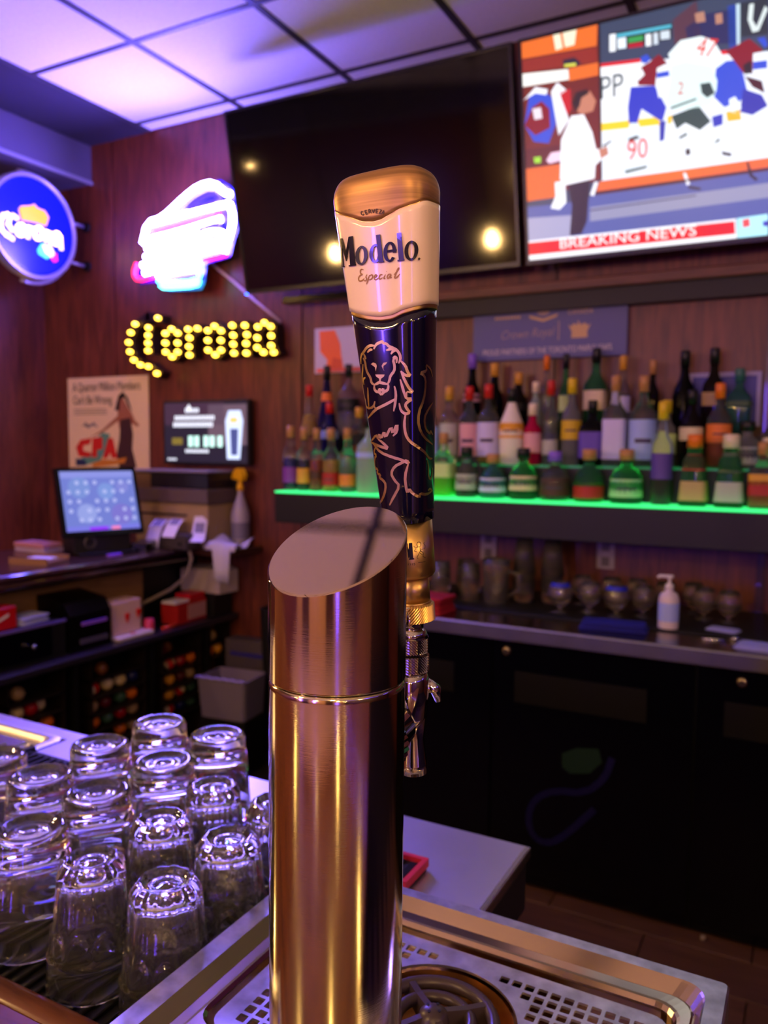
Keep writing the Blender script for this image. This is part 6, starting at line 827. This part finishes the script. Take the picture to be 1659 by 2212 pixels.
MB().loft(loops[1:4], cap=(False,False)).build('rim', WORN_STEEL, dt)
MB().loft(loops[3:], cap=(False,True), smooth=False).build('pan', mat('pan_steel',(.78,.70,.62),.16,1,var=.08,scale=12), dt)
# perforated plate: outline, round opening and square holes filled as one sheet
bm = bmesh.new()
def loop_edges(pts):
    vs = [bm.verts.new(p) for p in pts]; return [bm.edges.new((vs[i], vs[(i+1) % len(vs)])) for i in range(len(vs))]
RCX, RCY, RR = -.2385, .5300, .0640
ed = loop_edges([(x-TX,y-.48,0) for x,y,z in rrect(-.3865,-.0785,.4415,.6155,.014,0)])
ed += loop_edges([(RCX-TX+RR*math.cos(2*PI*i/64), RCY-.48+RR*math.sin(2*PI*i/64), 0) for i in range(64)])
pitch, hs = .0107, .00385
nx = 26; ny = 14
for i in range(nx):
    for j in range(ny):
        x = -.2325+(i-(nx-1)/2)*pitch; y = .5285+(j-(ny-1)/2)*pitch
        dd = math.hypot(abs(x-RCX)+hs*.0, abs(y-RCY))
        if dd < RR+.0085: continue
        ed += loop_edges([(px_-TX,py_-.48,0) for px_,py_,_ in rrect(x-hs,x+hs,y-hs,y+hs,.0009,0,2)])
bmesh.ops.triangle_fill(bm, use_beauty=True, use_dissolve=False, edges=ed)
me = bpy.data.meshes.new('perforated_plate'); bm.to_mesh(me); bm.free(); me.materials.append(WORN_STEEL)
o = link('perforated_plate', me, dt, (0,0,1.0335-.976)); q = o.modifiers.new('thick','SOLIDIFY'); q.thickness = .0022; q.offset = -1
# glass rinser in the round opening
gr = thing('glass_rinser', 'dark round spray grid glass rinser set in the drip tray', 'glass rinser', (RCX,RCY,.996), .84)
MB().lathe([(.062,.036),(.060,.010),(.050,.004),(.0003,.0025)], n=40, cap=(False,False)).build('cup', mat('bronze_cup',(.60,.42,.24),.3,.8,var=.2,scale=60), gr)
RPL = mat('dark_bronze_plastic',(.24,.20,.22),.33)
for r, rr in ((.0465,.0052),(.0290,.0048)): MB().tube([(r*math.cos(2*PI*i/48), r*math.sin(2*PI*i/48), .036) for i in range(48)], rr, 10, closed=True).build('ring', RPL, gr)
for a in range(4):
    t_ = a*PI/2; c, s = math.cos(t_), math.sin(t_)
    MB().loft([[(c*r-s*w_, s*r+c*w_, z) for w_, z in ((-.0042,.026),(.0042,.026),(.0026,.041+h),(-.0026,.041+h))] for r, h in ((.004,.004),(.0288,.0),(.050,-.001))]).build('arm', RPL, gr)
hb = MB().lathe([(.011,.012),(.0125,.036),(.0105,.044),(.006,.0475),(.0003,.048)], n=24).build('hub', RPL, gr)
for a in range(4): MB().lathe([(.0012,0),(.0012,.001)], (.0055*math.cos(a*PI/2+.5),.0055*math.sin(a*PI/2+.5),.0472), 8).build('spray_hole', BLACK, hb)
# red bottle-opener frame on the service counter
t = thing('check_holder', 'small red-framed black tray on the service counter behind the tower', 'tray', (-.427,.795,.975))
MB().box(-.05,.045,-.028,.028,0,.008).build('base', BLACK, t)
fr_ = MB()
for a in ((-.052,.047,-.030,-.024),(-.052,.047,.024,.030),(-.052,-.046,-.024,.024),(.041,.047,-.024,.024)): fr_.box(*a,.004,.014)
fr_.build('frame', mat('raspberry_plastic',(.80,.16,.30),.4), t)
for i in range(5): MB().box(-.035+.016*i,-.027+.016*i,-.02,.02,.008,.0105).build('slot', mat('dark_slot',(.03,.03,.05),.3), t)
# ------------------------------------------------------------------ tap tower
tw = thing('tap_tower', 'polished steel cylindrical beer tower with a slanted mirror top', 'beer tower', (TX,TY,1.05))
R_ = .0381; SEAM = 1.342-1.05
MB().lathe([(.054,-.0083),(.054,-.003),(R_+.004,.0),(R_,.002)], n=64, cap=(True,False)).build('flange', TOWER_METAL, tw)
MB().lathe([(R_,.0),(R_,.01),(R_,SEAM-.004),(R_,SEAM-.0016),(R_-.0007,SEAM-.0005),(R_-.0012,SEAM)], n=96, cap=(False,True)).build('column', TOWER_METAL, tw)
n = 96; lo_, hi_, hi2 = [], [], []
for i in range(n):
    a = 2*PI*i/n; x, y = R_*math.cos(a), R_*math.sin(a); zt = 1.415-1.05+.542*y+.012*x
    lo_.append((x*1.006,y*1.006,SEAM+.0014)); hi_.append((x*1.006,y*1.006,zt-.0008)); hi2.append((x*.988,y*.988,1.415-1.05+.542*y*.982+.012*x))
s = MB(); s.loft([[(x*.985,y*.985,z-.0008) for x,y,z in lo_], lo_], 0, (True,False), True); s.loft([[(x*1.0001,y*1.0001,z+.0003) for x,y,z in lo_], [(x,y,z-.0003) for x,y,z in hi_]], 0, (False,False), True); s.loft([lo_,[(x*1.0001,y*1.0001,z+.0003) for x,y,z in lo_]],0,(False,False),True); s.loft([[(x,y,z-.0003) for x,y,z in hi_],hi_],0,(False,False),True); s.build('upper_sleeve', TOWER_METAL, tw)
s = MB(); s.loft([hi_, hi2], 0, (False,False), True); s.add(hi2, [tuple(range(n))]); s.build('slanted_top', CAP_METAL, tw)
# faucet on the far side
HB = Vector((-.2345,.470,1.423))
fx, fy = HB.x-TX, HB.y-TY
fa = MB().tube([(0,R_-.004,.235),(fx*.5,R_+.02,.235),(fx,fy-.012,.237)], .0125, 20).build('faucet', CHROME, tw)
def kn(prof_, c, n, name, m, parent, teeth, depth, rows):      # knurled collar: diamond bumps
    s = MB(); loops = []; z0, z1, r = prof_; K = teeth*2; rowsN = rows*2
    for j in range(rowsN+1):
        z = z0+(z1-z0)*j/rowsN
        loops.append([(c[0]+(r+(depth if (i+j) % 2 else 0))*math.cos(2*PI*i/K), c[1]+(r+(depth if (i+j) % 2 else 0))*math.sin(2*PI*i/K), z) for i in range(K)])
    s.loft(loops, 0, (True,True)); return s.build(name, m, parent)
lx, ly = fx, fy+.002
MB().lathe([(.0098,.298),(.0098,.316)], (lx,ly,0), 24).build('lever_stem', CHROME, fa)
kn((.272,.283,.0132), (lx,ly), 0, 'lower_bonnet', CHROME, fa, 40, .0008, 6); kn((.2845,.2955,.0122), (lx,ly), 0, 'upper_bonnet', CHROME, fa, 40, .0008, 6)
MB().lathe([(.0135,.2945),(.0118,.2985),(.009,.3015)], (lx,ly,0), 24, cap=(True,True)).build('bonnet_top', CHROME, fa)
MB().lathe([(.007,.232),(.012,.24),(.0142,.255),(.0142,.266),(.0122,.2715)], (lx,ly,0), 24).build('body', CHROME, fa)
MB().tube([(lx,ly-.002,.262),(lx+.001,ly+.004,.248),(lx+.001,ly+.008,.236),(lx,ly+.009,.222),(lx,ly+.010,.205),(lx,ly+.0105,.198)], [.0125,.0115,.0085,.0075,.0095,.0093], 24).build('spout', CHROME, fa)
MB().tube([(lx+.010,ly+.006,.262),(lx+.016,ly+.010,.258),(lx+.0175,ly+.011,.250)], [.005,.004,.002], 10).build('side_lug', CHROME, fa)
s = MB(); K = 60
s.loft([[( (.0175+(.0009 if i % 2 else 0))*math.cos(2*PI*i/K)+lx*.6, yy, .235+(.0175+(.0009 if i % 2 else 0))*math.sin(2*PI*i/K)) for i in range(K)] for yy in (R_+.012,R_+.022)]).build('shank_nut', CHROME, fa)
# ------------------------------------------------------------------ tap handle
th = thing('beer_tap', 'tall navy and white tap handle with a gold lion and gold cap', 'tap handle', tuple(HB))
AX = Vector((-.04,-.1,1)).normalized(); XA = (Vector((1,0,0))-AX*AX.x).normalized(); YA = AX.cross(XA)
NE = 3.2
def wf(c): return .030+.17*c
def df(c): return .031+.0417*c
def hloc(a, b, c): return tuple(XA*a+YA*b+AX*c)
def spt(t, c, grow=0.0, w=wf, d=df, n=NE):
    ct, st = math.cos(t), math.sin(t)
    a = math.copysign(abs(ct)**(2/n), ct)*(w(c)+grow)/2; b = math.copysign(abs(st)**(2/n), st)*(d(c)+grow)/2
    return a, b
def interp(tab, x):
    if x <= tab[0][0]: return tab[0][1]
    for (x0,y0),(x1,y1) in zip(tab, tab[1:]):
        if x <= x1: k = (x-x0)/(x1-x0); k = k*k*(3-2*k)*.35+k*.65; return y0+(y1-y0)*k
    return tab[-1][1]
TN = 96; TT = [2*PI*i/TN for i in range(TN)]
def latn(t): return math.copysign(abs(math.cos(t))**(2/NE), math.cos(t))
def w1(t): return interp(WAVE1, latn(t)) if math.sin(t) < .3 else WAVE1[-1][1]
def w2(t): return interp(WAVE2, latn(t)) if math.sin(t) < .3 else WAVE2[-1][1]
def shell(name, m, cl, chh, grow, rows=18, lip=.0012):
    loops = []
    for k in range(rows+1):
        q = k/rows
        l = []
        for t in TT:
            c = cl(t)+(chh(t)-cl(t))*q; a, b = spt(t, c, grow); l.append(hloc(a,b,c))
        loops.append(l)
    def inner(fn, dz): 
        return [hloc(*[z*.9 for z in spt(t, fn(t), grow)], fn(t)+dz) for t in TT]
    loops = [inner(cl,.0006)]+loops+[inner(chh,-.0006)]
    s = MB(); s.loft(loops, 0, (True,True), True); return s.build(name, m, th)
shell('navy_body', NAVY, lambda t:0, lambda t:w2(t)-.0014, 0.0)
shell('gold_trim', GOLD, lambda t:w2(t)-.0022, lambda t:w2(t)+.001, .0006, 4)
wp = shell('white_panel', WHITE_GLOSS, lambda t:w2(t)+.0004, lambda t:w1(t)-.0004, .0022)
shell('gold_line', GOLD, lambda t:w1(t)-.0008, lambda t:w1(t)+.0006, .0016, 3)
# gold cap with a rounded crown
BRUSH = mat('brushed_gold',(.66,.50,.30),.42,.55,var=.32,scale=10,stretch=(1,1,40))
CT = .2165; loops = []
for q in [0,.1,.25,.4,.5]: loops.append([hloc(*spt(t, w1(t)+.0002+(CT-.014-w1(t))*q*2 if w1(t) < CT-.014 else w1(t), .0018), w1(t)+.0002+(max(CT-.014-w1(t),0))*q*2) for t in TT])
for i in range(1,9):
    a_ = PI/2*i/8; k = math.cos(a_)*.30+.70 if i < 8 else .70; c = CT-.014+.014*math.sin(a_)
    k = 1-.30*(1-math.cos(a_))
    loops.append([hloc(spt(t,CT-.014,.0018)[0]*k, spt(t,CT-.014,.0018)[1]*k, c) for t in TT])
for k in (.45,.2,.01): loops.append([hloc(spt(t,CT-.014,.0018)[0]*k, spt(t,CT-.014,.0018)[1]*k, CT+.0008) for t in TT])
s = MB(); s.loft(loops, 0, (True,True), True); s.build('gold_cap', BRUSH, th)
def surf(t, c, off, w=wf, d=df, n=NE, grow=0):
    a, b = spt(t, c, grow, w, d, n); e = .01
    a1, b1 = spt(t-e, c, grow, w, d, n); a2, b2 = spt(t+e, c, grow, w, d, n)
    tx, ty = a2-a1, b2-b1; l = math.hypot(tx,ty) or 1
    return Vector((a,b,c)), Vector((ty/l,-tx/l,0))
def ribbon(mb, pts, wd, off, taper=True, **kw):
    P = [surf(t,c,off,**kw) for t,c in pts]; N = len(P); A, Bq = [], []
    for i in range(N):
        d = P[min(i+1,N-1)][0]-P[max(i-1,0)][0]
        if d.length < 1e-7: d = Vector((0,0,1))
        d.normalize(); nn = P[i][1]; sd_ = d.cross(nn).normalized()
        k = 1.0
        if taper: k = .45+.55*min(1, min(i, N-1-i)/2.5)
        A.append(hloc(*(P[i][0]+nn*off+sd_*wd*k/2))); Bq.append(hloc(*(P[i][0]+nn*off-sd_*wd*k/2)))
    v = A+Bq; mb.add(v, [(i,i+1,N+i+1,N+i) for i in range(N-1)], 0, False)
def strip(mb, prs, off, **kw):
    A, Bq = [], []
    for t0,c0,t1,c1 in prs:
        p, n_ = surf(t0,c0,off,**kw); A.append(hloc(*(p+n_*off))); p, n_ = surf(t1,c1,off,**kw); Bq.append(hloc(*(p+n_*off)))
    N = len(A); mb.add(A+Bq, [(i,i+1,N+i+1,N+i) for i in range(N-1)], 0, False)
s = MB()
for pl in LION: ribbon(s, pl, .0018, .00025)
for pl in LION_FILL:
    P = [hloc(*(lambda q: q[0]+q[1]*.00028)(surf(t,c,0))) for t,c in pl]; s.add(P, [tuple(range(len(P)))])
s.build('lion_emblem', GOLD_INK, th)
s = MB()
for st in MODELO: strip(s, st, .00045, grow=.0022)
o = s.build('lettering', mat('navy_ink',(.02,.02,.10),.25,coat=.4), wp); q = o.modifiers.new('thick','SOLIDIFY'); q.thickness = .0006; q.offset = 1
s = MB()
for pl in ESPECIAL: ribbon(s, pl, .00085, .0003, grow=.0022)
s.build('script_lettering', mat('bronze_ink',(.60,.42,.18),.4), wp)
s = MB()
for pl in CERVEZA: ribbon(s, pl, .0006, .0004, False, grow=.0018)
s.build('cap_lettering', mat('brown_ink',(.28,.16,.08),.5), th)
def axl(prof_, name, m, parent, n=48, cap=(True,True)):
    loops = [[hloc(r*math.cos(2*PI*i/n), r*math.sin(2*PI*i/n), c) for i in range(n)] for r, c in prof_]
    mb = MB(); mb.loft(loops, 0, cap, True); return mb.build(name, m, parent)
fe = axl([(.0100,-.0385),(.0138,-.0375),(.0154,-.0350),(.0154,0)], 'ferrule', GOLD, th)
axl([(.0108,-.056),(.0108,-.037)], 'neck', GOLD, th); axl([(.0112,-.0562),(.0112,-.0545)], 'neck_ring', GOLD, th)
s = MB(); K = 88; rows = 10; loops = []
for j in range(rows+1):
    c = -.0675+.0105*j/rows
    loops.append([hloc((.0128+(.0006 if (i+j) % 2 else 0))*math.cos(2*PI*i/K), (.0128+(.0006 if (i+j) % 2 else 0))*math.sin(2*PI*i/K), c) for i in range(K)])
loops = loops + [[hloc(.0118*math.cos(2*PI*i/K), .0118*math.sin(2*PI*i/K), -.0558) for i in range(K)]]
s.loft(loops, 0, (True,True)); s.build('knurled_nut', GOLD, th)
s = MB(); kw = dict(w=lambda c:.0308, d=lambda c:.0308, n=2)
for st in FERM: strip(s, st, .0003, **kw)
for pl in FERL: ribbon(s, pl, .00028, .0003, False, **kw)
s.build('ferrule_print', mat('black_ink',(.04,.03,.03),.4), fe)
